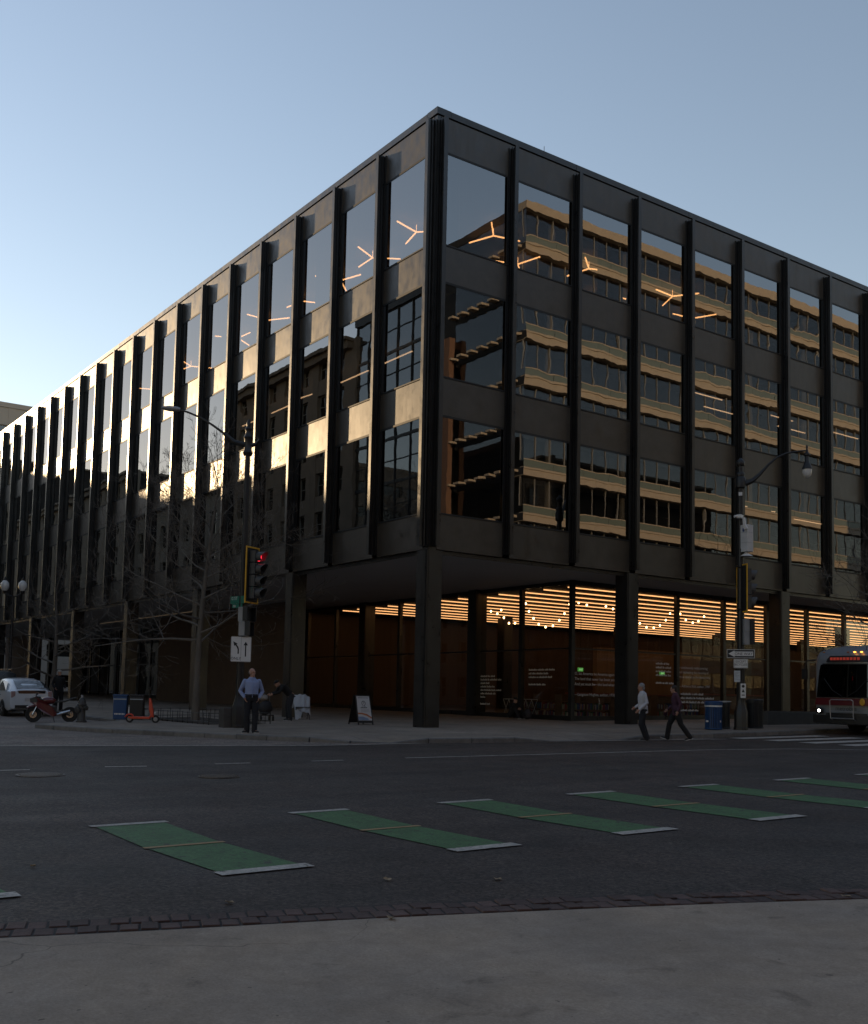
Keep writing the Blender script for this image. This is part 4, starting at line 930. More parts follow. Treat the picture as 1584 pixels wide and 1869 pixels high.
# bus pulling up on the right
bx_, by_ = 6.27, 13.1
bus = thing('bus', 'silver and dark red city bus with bike rack at the right edge, headlight on', 'bus', (bx_, by_, G(bx_, by_, ROAD))); tilt(bus, R(2))
M_bus = pm('bus_silver', (.24, .26, .29), .35, metal=.3, var=.06, scale=.8)
M_bred = pm('bus_red', (.11, .012, .016), .35, var=.06)
HW = 1.28
def ring(y, zb, zt, w, crown=.18):
    pts = [(w*.97, zb), (w, zb+.25), (w, zt-crown*1.6), (w*.96, zt-crown*.6), (w*.84, zt-.04), (w*.5, zt)]
    return [Vector((a, y, z)) for a, z in pts]+[Vector((-a, y, z)) for a, z in reversed(pts)]
MB().loft([ring(.10, .42, 2.60, HW*.93), ring(.16, .36, 2.76, HW*.975), ring(.36, .33, 2.92, HW), ring(1.1, .33, 3.05, HW), ring(11.5, .33, 3.08, HW), ring(12.0, .40, 2.9, HW*.97)]).obj('body', M_bus, bus, smooth=True, ang=40)
W2 = HW*.86
def curved(name, z0, z1, w0, w1, y0, mat, n=10, thick=.0, bulge=.10):
    vs = []; fs = []
    for i in range(n+1):
        u = -1+2*i/n
        for z, w in ((z0, w0), (z1, w1)): vs.append((u*w, y0+bulge*u*u-.02+(.10 if z == z1 and z1 > 2 else 0), z))
    for i in range(n): fs.append((2*i, 2*i+2, 2*i+3, 2*i+1))
    return MB().add(vs, fs).obj(name, mat, bus, smooth=True)
M_bglass = glass('bus_glass', 1.55, (.05, .055, .06))
curved('windscreen', 1.25, 2.42, HW*.90, HW*.84, -.06, M_trim)
curved('windscreen_glass', 1.28, 2.38, HW*.88, HW*.82, -.075, M_bglass)
curved('destination_sign', 2.47, 2.68, HW*.62, HW*.6, -.03, M_trim)
for k in range(9):
    mb = MB(); mb.box((-.58+k*.125, -.075+.07*((-.55+k*.13)/.8)**2, 2.53), (-.49+k*.125, -.065+.07*((-.55+k*.13)/.8)**2, 2.62)); mb.obj('sign_glyph', em('dim_red_sign', (.5, .05, .03), .22), bus)
curved('red_band', 1.00, 1.235, HW*.93, HW*.90, -.09, M_bred)
curved('bumper', .38, .66, HW*.95, HW*.95, -.17, M_trim)
curved('grille', .66, .74, HW*.6, HW*.6, -.12, M_trim)
letter(bus, 'metrobus', .20, M_trim, (.05, -.135, .83), UP)
mb = MB(); mb.ell((0, 0, 0), (.10, .02, .12)); st_ = mb.obj('emblem', M_yel, bus, (.62, -.10, 1.12))
for s in (-1, 1):
    mb = MB(); mb.ell((s*1.02, -.03, .80), (.16, .05, .11)); mb.obj('headlight_housing', M_trim, bus, smooth=True)
    mb = MB(); mb.ell((s*1.02-s*.02, -.075, .80), (.05, .03, .05)); mb.obj('headlight', em('headlight', (1, .97, .9), 6) if s < 0 else M_signw, bus, smooth=True)
    mb = MB(); mb.tube([(s*1.16, .05, 2.55), (s*1.40, -.18, 2.5), (s*1.46, -.22, 2.2)], .025, 6); mb.rbox((s*1.46, -.2, 2.05), (.18, .10, .36)); mb.obj('mirror', M_trim, bus)
    for k in range(6):
        mb = MB(); mb.box((s*HW-.006 if s > 0 else s*HW-.006, .8+k*1.8, 1.25), (s*HW+.006, 2.4+k*1.8, 2.35)); mb.obj('side_window', M_trim, bus)
    for Y in (2.6, 8.6):
        mb = MB(); mb.lathe([(.32, -.14), (.47, -.14), (.49, -.1), (.49, .1), (.47, .14), (.32, .14)], 22, (0, 0, 0), 'X'); w = mb.obj('wheel', M_rub, bus, (s*1.17, Y, .49), smooth=True)
        mb = MB(); mb.lathe([(.33, s*.10), (.2, s*.13), (.001, s*.08)], 18, (0, 0, 0), 'X'); mb.obj('rim', M_rim, w)
for a in (-.9, .0, .25, .5):
    mb = MB(); mb.ell((a, .10, 2.80), (.05, .04, .025)); mb.obj('marker_light', em('amber_marker', (1, .35, .05), 3) if a == .25 or a == .5 else pm('amber_off', (.3, .1, .02), .3), bus)
for s in (-1, 1):
    mb = MB(); mb.tube([(s*.75, -.05, 2.85), (s*.75, -.02, 2.95), (s*.70, .08, 2.98)], .012, 5); mb.obj('wiper', M_trim, bus)
    mb = MB(); mb.tube([(s*.1, -.13, 1.3), (s*.45, -.13, 1.5), (s*.8, -.06, 1.9)], .014, 5); mb.obj('wiper', M_trim, bus)
rk = MB(); M_rack = pm('rack_steel', (.42, .42, .43), .35, metal=.6, var=.1)
for X in (-.42, .42):
    rk.tube([(X, -.16, .50), (X, -.30, .55), (X*1.02, -.34, 1.16)], .017, 6)
rk.tube([(-.43, -.34, 1.14), (-.38, -.34, 1.19), (.38, -.34, 1.19), (.43, -.34, 1.14)], .017, 6); rk.tube([(-.42, -.30, .56), (.42, -.30, .56)], .017, 6); rk.tube([(-.42, -.32, .80), (.42, -.32, .80)], .012, 6)
rk.obj('bike_rack', M_rack, bus)

# ------------------------------------------------------------------ street furniture
def hydrant(x, y, label):
    t = thing('fire_hydrant', label, 'hydrant', (x, y, G(x, y)-.004), .5)
    m = pm('hydrant_paint', (.035, .034, .034), .5, var=.3, scale=8)
    MB().lathe([(.17, 0), (.17, .05), (.135, .06), (.13, .10), (.12, .12), (.115, .52), (.15, .54), (.15, .58), (.125, .60), (.12, .66), (.09, .74), (.04, .79)], 16).obj('barrel', m, t, smooth=True, ang=30)
    MB().lathe([(.035, .78), (.035, .86), (.02, .87)], 5).obj('bonnet_nut', pm('nut_light', (.25, .25, .26), .4), t)
    for s in (-1, 1): MB().lathe([(.06, .10*s), (.065, .17*s), (.075, .18*s), (.075, .21*s), (.03, .22*s), (.03, .25*s)], 10, (0, 0, .46), 'X').obj('nozzle', m, t, smooth=True, ang=30)
    MB().lathe([(.075, -.10), (.085, -.18), (.095, -.19), (.095, -.22), (.03, -.23), (.03, -.26)], 10, (0, 0, .40), 'Y').obj('nozzle', m, t, smooth=True, ang=30)
hydrant(-7.03, -8.43, 'dark fire hydrant on the kerb corner right of the motorcycle')
M_bblue = pm('bin_blue', (.010, .050, .145), .5, var=.15, scale=4)
M_bdark = pm('bin_dark', (.010, .011, .013), .5, var=.15, scale=4)
def flat_bin(x, y, label, m, rz):
    t = thing('litter_bin', label, 'bin', (x, y, G(x, y)-.003), rz)
    MB().rbox((0, 0, .40), (.44, .44, .80), taper=1.06).obj('body', m, t, bevel=.03)
    MB().rbox((0, 0, .83), (.50, .50, .06)).obj('lid', m, t, bevel=.02)
    MB().rbox((0, -.236, .70), (.44, .006, .035)).obj('stripe', pm('bin_stripe', (.3, .33, .36), .5), t)
    MB().rbox((0, -.222, .70), (.47, .45, .02)).obj('rim_band', M_grey, t) if False else None
    if m is M_bblue:
        for k in range(7): MB().rbox((-.15+k*.05, -.228, .19), (.035, .004, .045+.01*(k % 2))).obj('print_block', M_signw, t)
    return t
rzb = face_cam(-8.9, -6.5, R(-8))
flat_bin(-9.05, -6.45, 'blue square recycling bin on the pavement, left of the dark bin and scooter', M_bblue, rzb)
flat_bin(-8.80, -5.95, 'dark square litter bin between the blue recycling bin and the orange scooter', M_bdark, rzb)
mb = MB(); mb.lathe([(.06, 0), (.06, .02), (.02, .03), (.02, .42), (.03, .44)], 10); o = mb.obj('bollard', M_signw, None, (-8.70, -6.28, G(-8.70, -6.28)-.002)); tag(o, 'slim pale post standing between the two square bins', 'post')
def slat_bin(x, y, label, m, r, h, text=None):
    t = thing('litter_bin', label, 'bin', (x, y, G(x, y)-.003), face_cam(x, y))
    MB().lathe([(r*.86, .03), (r*.86, h*.9), (r*.8, h*.92)], 20).obj('liner', M_trim, t)
    sl = MB().rbox((0, 0, h*.46), (.036, .016, h*.86)).mesh('slat', m)
    n = 30
    for k in range(n):
        a = 2*math.pi*k/n; o = inst('slat', sl, t, (math.cos(a)*r*.94, math.sin(a)*r*.94, 0)); o.rotation_euler = (0, 0, a+math.pi/2)
    MB().tube([(math.cos(a)*r*.95, math.sin(a)*r*.95, .04) for a in [2*math.pi*k/24 for k in range(24)]], .025, 6, True).obj('base_ring', m, t)
    MB().lathe([(r*.97, h*.86), (r*1.03, h*.87), (r*1.05, h*.97), (r*.9, h), (r*.5, h*1.0), (r*.45, h*.9)], 24).obj('rim', m, t, smooth=True, ang=30)
    if text:
        MB().lathe([(r*1.01, h*.80), (r*1.01, h*.85)], 24).obj('white_band', M_signw, t)
        p = plate(.11, .06, .004, .01).obj('sticker', M_signw, t, (-r*.72, -r*.72, h*.30)); p.rotation_euler = (0, 0, R(-45))
        p = plate(.05, .06, .004, .01).obj('sticker', M_signw, t, (r*.80, -r*.62, h*.30)); p.rotation_euler = (0, 0, R(52))
    return t
slat_bin(3.95, 9.07, 'round blue slatted bin with white band at the kerb, right of the maroon walker', M_bblue, .285, .96, True)
slat_bin(3.55, 11.75, 'round black slatted bin standing right of the right lamp post', M_bdark, .29, 1.02)
slat_bin(3.3, 10.3, 'round black slatted bin half hidden behind the right lamp post', M_bdark, .27, .9)
# newspaper on top of the black bin
mb = MB(); mb.rbox((0, 0, .01), (.42, .30, .02), .3); mb.rbox((.1, .05, .03), (.38, .28, .015), .8, .08); o = mb.obj('newspaper', pm('newsprint', (.34, .33, .31), .8), None, (3.3, 10.3, G(3.3, 10.3)+.90)); tag(o, 'crumpled newspapers lying on the bin behind the right lamp post', 'newspaper')
# planter wall in front of the right front
t = thing('planter', 'low dark stone planter wall at the foot of the right front columns', 'planter', (1.3, 19.5, G(1.3, 19.5)-.01))
MB().box((-.45, -4.6, -.1), (.45, 5.5, .46)).obj('wall', pm('planter_stone', (.05, .05, .05), .7, var=.2, bump=.003), t, bevel=.02)
MB().box((-.38, -4.5, .45), (.38, 5.4, .475)).obj('soil', pm('soil', (.03, .022, .016), .95, var=.4, scale=12, bump=.02), t)

# orange electric scooter
t = thing('electric_scooter', 'bright orange electric kick scooter standing by the kerb', 'scooter', (-6.1, -6.75, G(-6.1, -6.75)-.002))
t.rotation_euler = (R(3), 0, math.atan2(CR.y, CR.x))
M_org = pm('scooter_orange', (.52, .052, .022), .4, var=.1)
for X in (-.42, .42):
    mb = MB(); mb.lathe([(.07, -.025), (.12, -.03), (.125, 0), (.12, .03), (.07, .025)], 18, (0, 0, 0), 'Y'); w = mb.obj('wheel', M_rub, t, (X, 0, .125), smooth=True)
    mb = MB(); mb.lathe([(.07, -.027), (.05, -.03), (.001, -.03)], 12, (0, 0, 0), 'Y'); mb.obj('hub', M_grey, w)
MB().loft([[(-.46, -.07, .15), (-.46, .07, .15), (-.46, .07, .20), (-.46, -.07, .20)], [(-.30, -.08, .13), (-.30, .08, .13), (-.30, .08, .20), (-.30, -.08, .20)], [(.22, -.08, .13), (.22, .08, .13), (.22, .08, .20), (.22, -.08, .20)], [(.32, -.05, .22), (.32, .05, .22), (.28, .05, .30), (.28, -.05, .30)]]).obj('deck', M_org, t, bevel=.01)
MB().loft([[(.36, -.045, .18), (.36, .045, .18), (.27, .045, .20), (.27, -.045, .20)], [(.33, -.045, .45), (.33, .045, .45), (.20, .045, .45), (.20, -.045, .45)], [(.28, -.04, .70), (.28, .04, .70), (.20, .04, .70), (.20, -.04, .70)], [(.24, -.02, .80), (.24, .02, .80), (.20, .02, .80), (.20, -.02, .80)]]).obj('stem', M_org, t, bevel=.01)
MB().tube([(.22, 0, .78), (.17, 0, 1.13)], .018, 8).obj('steering_tube', M_trim, t)
MB().tube([(.19, -.24, 1.15), (.17, -.1, 1.14), (.17, .1, 1.14), (.19, .24, 1.15)], .015, 6).obj('handlebar', M_trim, t)
MB().rbox((.20, 0, 1.10), (.07, .07, .08)).obj('display', M_trim, t)
MB().tube([(-.42+.15*math.cos(a), 0, .125+.15*math.sin(a)) for a in [R(d) for d in (40, 70, 100, 130, 160)]], .03, 6).obj('rear_mudguard', M_org, t)
MB().ell((.41, -.04, .33), (.03, .03, .03)).obj('front_lamp', M_signw, t)

# low iron guard round the tree pit
t = thing('tree_guard', 'low black iron railing round the planting bed at the tree foot', 'railing')
cor = [(-9.9, -5.75), (-4.1, -5.35), (-4.1, -3.2), (-9.9, -3.2)]
bar = MB().cyl((0, 0, 0), (0, 0, .38), .010, n=5).mesh('bar', M_pole)
for a, b in zip(cor, cor[1:]+cor[:1]):
    a = Vector(a); b = Vector(b); n_ = int((b-a).length/.36)
    for z in (.35, .10):
        MB().tube([(a.x, a.y, G(a.x, a.y)+z), (b.x, b.y, G(b.x, b.y)+z)], .011, 5).obj('rail', M_pole, t)
    for k in range(n_):
        p = a.lerp(b, k/n_); o = inst('bar', bar, t, (p.x, p.y, G(p.x, p.y)-.002)); o.scale = (1.6, 1.6, 1.05) if k == 0 else (1, 1, 1)
mb = MB(); mb.add([(x, y, G(x, y, .012+.03*math.sin(i*1.7)**2)) for i, (x, y) in enumerate([(-9.8, -5.65), (-7.5, -5.5), (-4.2, -5.25), (-4.2, -3.3), (-7, -3.3), (-9.8, -3.3)])], [(0, 1, 4, 5), (1, 2, 3, 4)]); struct(mb.obj('planting_bed', pm('soil', (.03, .022, .016), .95, var=.4, scale=12, bump=.02)))

# sandwich board
ax, ay = -3.08, -.35
t = thing('sandwich_board', 'black sandwich board with white poster on the pavement by the corner column', 'sign', (ax, ay, G(ax, ay)-.003), face_cam(ax, ay, R(32)))
H_, W_, S_ = .98, .62, .28
for s in (-1, 1):
    mb = MB(); f0 = Vector((0, s*S_, 0)); tp = Vector((0, s*.03, H_)); nn = Vector((0, s*H_, S_)).normalized()
    mb.prism([Vector((-W_/2, s*S_, .06)), Vector((W_/2, s*S_, .06)), Vector((W_/2*.92, s*.03, H_)), Vector((-W_/2*.92, s*.03, H_))], nn*.02); p = mb.obj('board', M_trim, t)
    for X in (-W_/2+.03, W_/2-.03): MB().cyl((X, s*(S_+.01), .07), (X, s*(S_+.03), 0), .025, n=6).obj('foot', M_trim, t)
def bp(u, v, off=.026):
    """point on the front board: u across -1..1, v up 0..1"""
    nn = Vector((0, -H_, S_)).normalized(); c = Vector((0, -S_, .06)).lerp(Vector((0, -.03, H_)), v); return Vector((u*W_/2*(1-.08*v), c.y, c.z))+nn*off
quad(t, 'poster', [bp(-.86, .08), bp(.86, .08), bp(.86, .95), bp(-.86, .95)], pm('poster_white', (.55, .54, .54), .5, var=.05))
def strip(name, pts, mat): return quad(t, name, [bp(u, v, .029) for u, v in pts], mat)
strip('print_line', [(-.7, .88), (.7, .88), (.7, .905), (-.7, .905)], pm('print_grey', (.2, .2, .21), .6))
strip('orange_wave', [(-.85, .30), (-.4, .30), (.2, .25), (.85, .14), (.85, .20), (.3, .31), (-.3, .355), (-.85, .36)], pm('print_orange', (.45, .16, .07), .6))
strip('blue_wave', [(-.85, .09), (.5, .09), (.3, .17), (-.3, .22), (-.85, .22)], pm('print_blue', (.20, .27, .40), .6))
for k in range(3): strip('print_line', [(-.45, .46-k*.035), (.65, .46-k*.035), (.65, .467-k*.035), (-.45, .467-k*.035)], pm('print_grey', (.2, .2, .21), .6))
slope = math.atan2(S_-.03, H_-.06)
# a curled sprig-like mark and the word under it
em_ = MB(); base = bp(0, .70, .03); ux = Vector((1, 0, 0)); uz = (bp(0, .8)-bp(0, .7)).normalized()
pts = [base+ux*(.075*math.cos(a)*(1-.1*i/14))+uz*(.075*math.sin(a)) for i, a in enumerate([R(-60+i*26) for i in range(13)])]
em_.tube(pts, .008, 5); em_.tube([base+ux*.0-uz*.02, base+ux*.02+uz*.04, base-ux*.03+uz*.05], .007, 5); em_.tube([base+ux*.02-uz*.06, base+ux*.05-uz*.12], .008, 5); em_.tube([base-ux*.03-uz*.07, base-ux*.02-uz*.12], .006, 5)
em_.obj('printed_mark', pm('print_dark', (.06, .06, .07), .6), t)
for k in range(8): strip('print_line', [(-.44+k*.11, .52), (-.36+k*.11, .52), (-.36+k*.11, .55+.012*(k % 3)), (-.44+k*.11, .55+.012*(k % 3))], pm('print_dark', (.06, .06, .07), .6))

# folding chair draped with a white cloth
chx, chy = -7.55, -.15
t = thing('folding_chair', 'dark folding camp chair behind the bending person', 'chair', (chx, chy, G(chx, chy)-.002), face_cam(chx, chy, R(10)))
for s in (-1, 1):
    MB().tube([(s*.26, -.22, 0), (s*.26, .2, .46), (s*.26, .28, .86)], .013, 6).obj('leg', M_trim, t)
    MB().tube([(s*.24, .24, 0), (s*.24, -.22, .46)], .013, 6).obj('leg', M_trim, t)
MB().cyl((-.26, -.2, .02), (.26, -.2, .46), .010, n=5).obj('brace', M_grey, t); MB().cyl((.26, -.2, .02), (-.26, -.2, .46), .010, n=5).obj('brace', M_grey, t)
MB().rbox((0, 0, .45), (.52, .44, .02)).obj('seat', pm('canvas_dark', (.03, .03, .033), .8), t)
MB().rbox((0, .26, .70), (.52, .02, .3), 0, R(-9)).obj('backrest', pm('canvas_dark', (.03, .03, .033), .8), t)
cl = MB(); n_, m_ = 14, 16; vs = []; fs = []
random.seed(3)
for j in range(m_+1):
    v = j/m_
    for i in range(n_+1):
        u = -1+2*i/n_
        if v < .35: y_, z_ = .31+.02, .50+v/.35*.40
        elif v < .5: k = (v-.35)/.15; y_, z_ = .33-.12*k, .90+.02*math.sin(k*3.14)
        else: k = (v-.5)/.5; y_, z_ = .21-.50*k, .90-.44*k-.42*k*k*(1 if u < -.2 else .45)
        vs.append((u*.31*(1+.1*math.sin(v*5)), y_+.02*math.sin(u*9+v*4), z_+.02*math.sin(u*11+v*7)-(.12*abs(u)**3)))
for j in range(m_):
    for i in range(n_): a = j*(n_+1)+i; fs.append((a, a+1, a+n_+2, a+n_+1))
o = MB().add(vs, fs).obj('white_cloth', pm('cloth_white', (.42, .43, .46), .85, var=.08), None, (chx, chy, G(chx, chy)), smooth=True, ang=180); o.rotation_euler = (0, 0, t.rotation_euler.z); tag(o, 'crumpled white cloth draped over the folding chair', 'cloth')
# loaded push cart in front of the bending person
kx, ky = -6.75, -2.05
t = thing('push_cart', 'small wheeled cart piled with bags beside the bending person', 'cart', (kx, ky, G(kx, ky)-.002), face_cam(kx, ky, R(15)))
for sx in (-.22, .22):
    for sy in (-.25, .25):
        MB().lathe([(.04, -.02), (.09, -.02), (.09, .02), (.04, .02)], 14, (sx, sy, .09), 'X').obj('wheel', M_rub, t)
MB().box((-.24, -.3, .18), (.24, .3, .21)).obj('platform', M_trim, t)
for sx in (-.23, .23): MB().tube([(sx, .3, .2), (sx, .32, .85), (sx, .42, .98)], .012, 6).obj('handle_tube', M_grey, t)
MB().tube([(-.23, .42, .98), (.23, .42, .98)], .014, 6).obj('grip', M_trim, t)
def bag(name, label, loc, r, m, sq=1):
    mb = MB(); mb.ell((0, 0, r[2]), r, 12, 8)
    for i, v in enumerate(mb.v): mb.v[i] = (v[0]*(1+.12*math.sin(v[2]*31+v[1]*17)), v[1]*(1+.12*math.cos(v[2]*23+v[0]*19)), v[2]+.015*math.sin(v[0]*29))
    mb.tube([(-r[0]*.3, 0, r[2]*1.9), (-r[0]*.2, 0, r[2]*2.4), (r[0]*.2, 0, r[2]*2.4), (r[0]*.3, 0, r[2]*1.9)], .008, 5)
    o = mb.obj(name, m, None, loc, smooth=True, ang=60); return tag(o, label, 'bag')
zk = G(kx, ky)
bag('carrier_bag', 'bright blue plastic bag hanging at the cart side', (kx-.30, ky-.25, zk+.52), (.12, .10, .15), pm('bag_blue', (.02, .16, .42), .45))
bag('carrier_bag', 'dull yellow green bag low at the left of the cart', (kx-.55, ky-.5, zk+.33), (.15, .12, .14), pm('bag_olive', (.12, .12, .02), .6))
bag('bundle', 'dark bundle heaped on the cart platform', (kx, ky, zk+.21), (.22, .26, .25), pm('bundle_dark', (.02, .02, .024), .8))
bag('bundle', 'pale bundle on top of the cart load', (kx-.05, ky-.03, zk+.70), (.17, .15, .10), pm('bundle_pale', (.26, .23, .21), .8))
# ------------------------------------------------------------------ bare winter trees
M_bark = pm('bark', (.115, .10, .085), .9, var=.3, scale=6, stretch=(1, 1, .3), bump=.02, bscale=18)
M_twig = pm('twig_bark', (.12, .105, .09), .9, var=.25, scale=10)
def tree(label, x, y, h, trunk_r, seed, spread, crown_base, n_main, levels=4, balls=60, lean=(0, 0), group='bare street trees'):
    rnd = random.Random(seed)
    t = thing('street_tree', label, 'tree', (x, y, G(x, y)-.02), 0, group)
    tr = MB(); cr = MB(); tips = []
    pts = []; rad = []
    n = 9
    for i in range(n+1):
        f = i/n; pts.append(Vector((lean[0]*f+.10*math.sin(f*5+seed), lean[1]*f+.08*math.cos(f*4+seed), f*h*.86))); rad.append(trunk_r*(1.35 if i == 0 else 1)*(1-f)**.75+.012)
    tr.tube(pts, rad, 10); tr.obj('trunk', M_bark, t, smooth=True)
    def at_(f):
        k = min(n-1, int(f*n)); return pts[k].lerp(pts[k+1], f*n-k), rad[k]*(1-(f*n-k))+rad[k+1]*(f*n-k)
    def branch(p, d, L_, r, lev):
        m = 4 if lev < 2 else 3
        q = [p]; dd = d.copy()
        for i in range(m):
            dd = (dd+Vector((rnd.uniform(-1, 1), rnd.uniform(-1, 1), rnd.uniform(-.55, .75)))*.26+Vector((0, 0, .05 if lev < 2 else .10))).normalized()
            q.append(q[-1]+dd*L_/m)
        cr.tube(q, [max(.0045 if lev > 3 else .0065, r*(1-.72*i/m)) for i in range(m+1)], 5 if lev < 2 else 3)
        if lev >= levels-1: tips.append(q[-1])
        if lev < levels:
            kids = rnd.randint(4, 6) if lev < 2 else rnd.randint(2, 4)
            for _ in range(kids):
                f = rnd.uniform(.25, 1.0); k = min(m-1, int(f*m)); b = q[k].lerp(q[k+1], f*m-k); ax = (q[k+1]-q[k]).normalized()
                o_ = ax.orthogonal().normalized(); o_.rotate(Matrix.Rotation(rnd.uniform(0, 6.283), 3, ax))
                nd = (ax*rnd.uniform(.45, .9)+o_*rnd.uniform(.55, .95)).normalized()
                branch(b, nd, L_*rnd.uniform(.42, .68), max(.0045 if lev > 2 else .0065, r*.45*(1-.4*f)), lev+1)
    for k in range(n_main):
        f = crown_base+(1-crown_base)*(k+.3)/n_main
        p, r = at_(f); a = k*2.4+rnd.uniform(-.4, .4)+seed
        up = .05+.75*(f-crown_base)
        d = Vector((math.cos(a), math.sin(a), up)).normalized()
        branch(p, d, spread*(1.05-.62*(f-crown_base)/(1-crown_base))*rnd.uniform(.8, 1.1), r*.50, 1)
    for _ in range(3): branch(pts[-1], Vector((rnd.uniform(-.5, .5), rnd.uniform(-.5, .5), 1)).normalized(), h*.2, .02, 2)
    cr.obj('crown', M_twig, t)
    if balls:
        bb = MB()
        for p in rnd.sample(tips, min(balls, len(tips))):
            q = p-Vector((0, 0, rnd.uniform(.06, .12))); bb.cyl(p, q, .003, n=3, cap=False); bb.ell(q, (.022, .022, .022), 5, 4)
        o = bb.obj('seed_balls', M_twig, t); o['kind'] = 'stuff'
    return t
tree('tall bare street tree rising from the railed bed, left of the lane sign', -7.4, -4.4, 9.6, .115, 2, 3.9, .30, 24, 5, 150, (.4, .25))
tree('smaller bare tree behind the white hatchback', -21.2, -5.4, 6.2, .13, 5, 2.8, .25, 13, 4, 0, (.2, .1))
tree('bare street tree above the bus at the right edge', 3.3, 20.3, 8.0, .11, 11, 3.3, .34, 18, 4, 30, (-.2, 0))

# ------------------------------------------------------------------ people
M_skin = pm('skin', (.36, .20, .145), .55, var=.08, scale=12)
def solid(mb, mat, name, parent, vox, smooth_it=4):
    """fuse overlapping forms into one continuous surface"""
    ob = bpy.data.objects.new(name, mb.mesh(name, None)); COL.objects.link(ob)
    r = ob.modifiers.new('r', 'REMESH'); r.mode = 'VOXEL'; r.voxel_size = vox; r.use_smooth_shade = True
    s = ob.modifiers.new('s', 'SMOOTH'); s.iterations = smooth_it; s.factor = .5
    dg = bpy.context.evaluated_depsgraph_get(); dg.update()
    me = bpy.data.meshes.new_from_object(ob.evaluated_get(dg)); bpy.data.objects.remove(ob)
    me.name = name; me.materials.clear(); me.materials.append(mat)
    for p in me.polygons: p.use_smooth = True
    return inst(name, me, parent)
def limb(mb, pts, rads, n=10):
    mb.tube(pts, rads, n)
    for p, r in zip(pts, rads): mb.ell(p, (r, r, r), n, 6)
def spine_rings(mb, secs, n=16):
    """secs: (centre, side vector, front vector, half width, half depth)"""
    mb.loft([[Vector(c)+Vector(s)*w*math.cos(2*math.pi*i/n)+Vector(f)*d*math.sin(2*math.pi*i/n) for i in range(n)] for c, s, f, w, d in secs])
def hand(mb, w, d, back, side, k, curl=.5, spread=1):
    """palm and five fingers: w wrist, d direction of the hand, back = out of the back of the hand, side = towards the thumb"""
    w, d, back, side = Vector(w), Vector(d).normalized(), Vector(back).normalized(), Vector(side).normalized()
    c = w+d*.045*k
    mb.ell(c, (.001, .001, .001), 6, 4)
    spine_rings(mb, [(w, side, back, .024*k, .018*k), (w+d*.03*k, side, back, .036*k, .016*k), (w+d*.085*k, side, back, .040*k, .013*k), (w+d*.095*k, side, back, .036*k, .010*k)], 10)
    for i, (o, L_) in enumerate(((.029, .070), (.010, .080), (-.010, .074), (-.029, .056))):
        p = w+d*.085*k+side*o*k; q = p+(d*(1-.35*curl)-back*.55*curl).normalized()*L_*.5*k; r = q+(d*(1-.9*curl)-back*1.0*curl).normalized()*L_*.5*k
        limb(mb, [p, q, r], [.0095*k, .0088*k, .0075*k], 6)
    p = w+d*.03*k+side*.026*k; q = p+(side*.75+d*.7-back*.2).normalized()*.042*k; r = q+(d*.9+side*.2-back*.3*curl).normalized()*.032*k
    limb(mb, [p, q, r], [.012*k, .0105*k, .0085*k], 6)
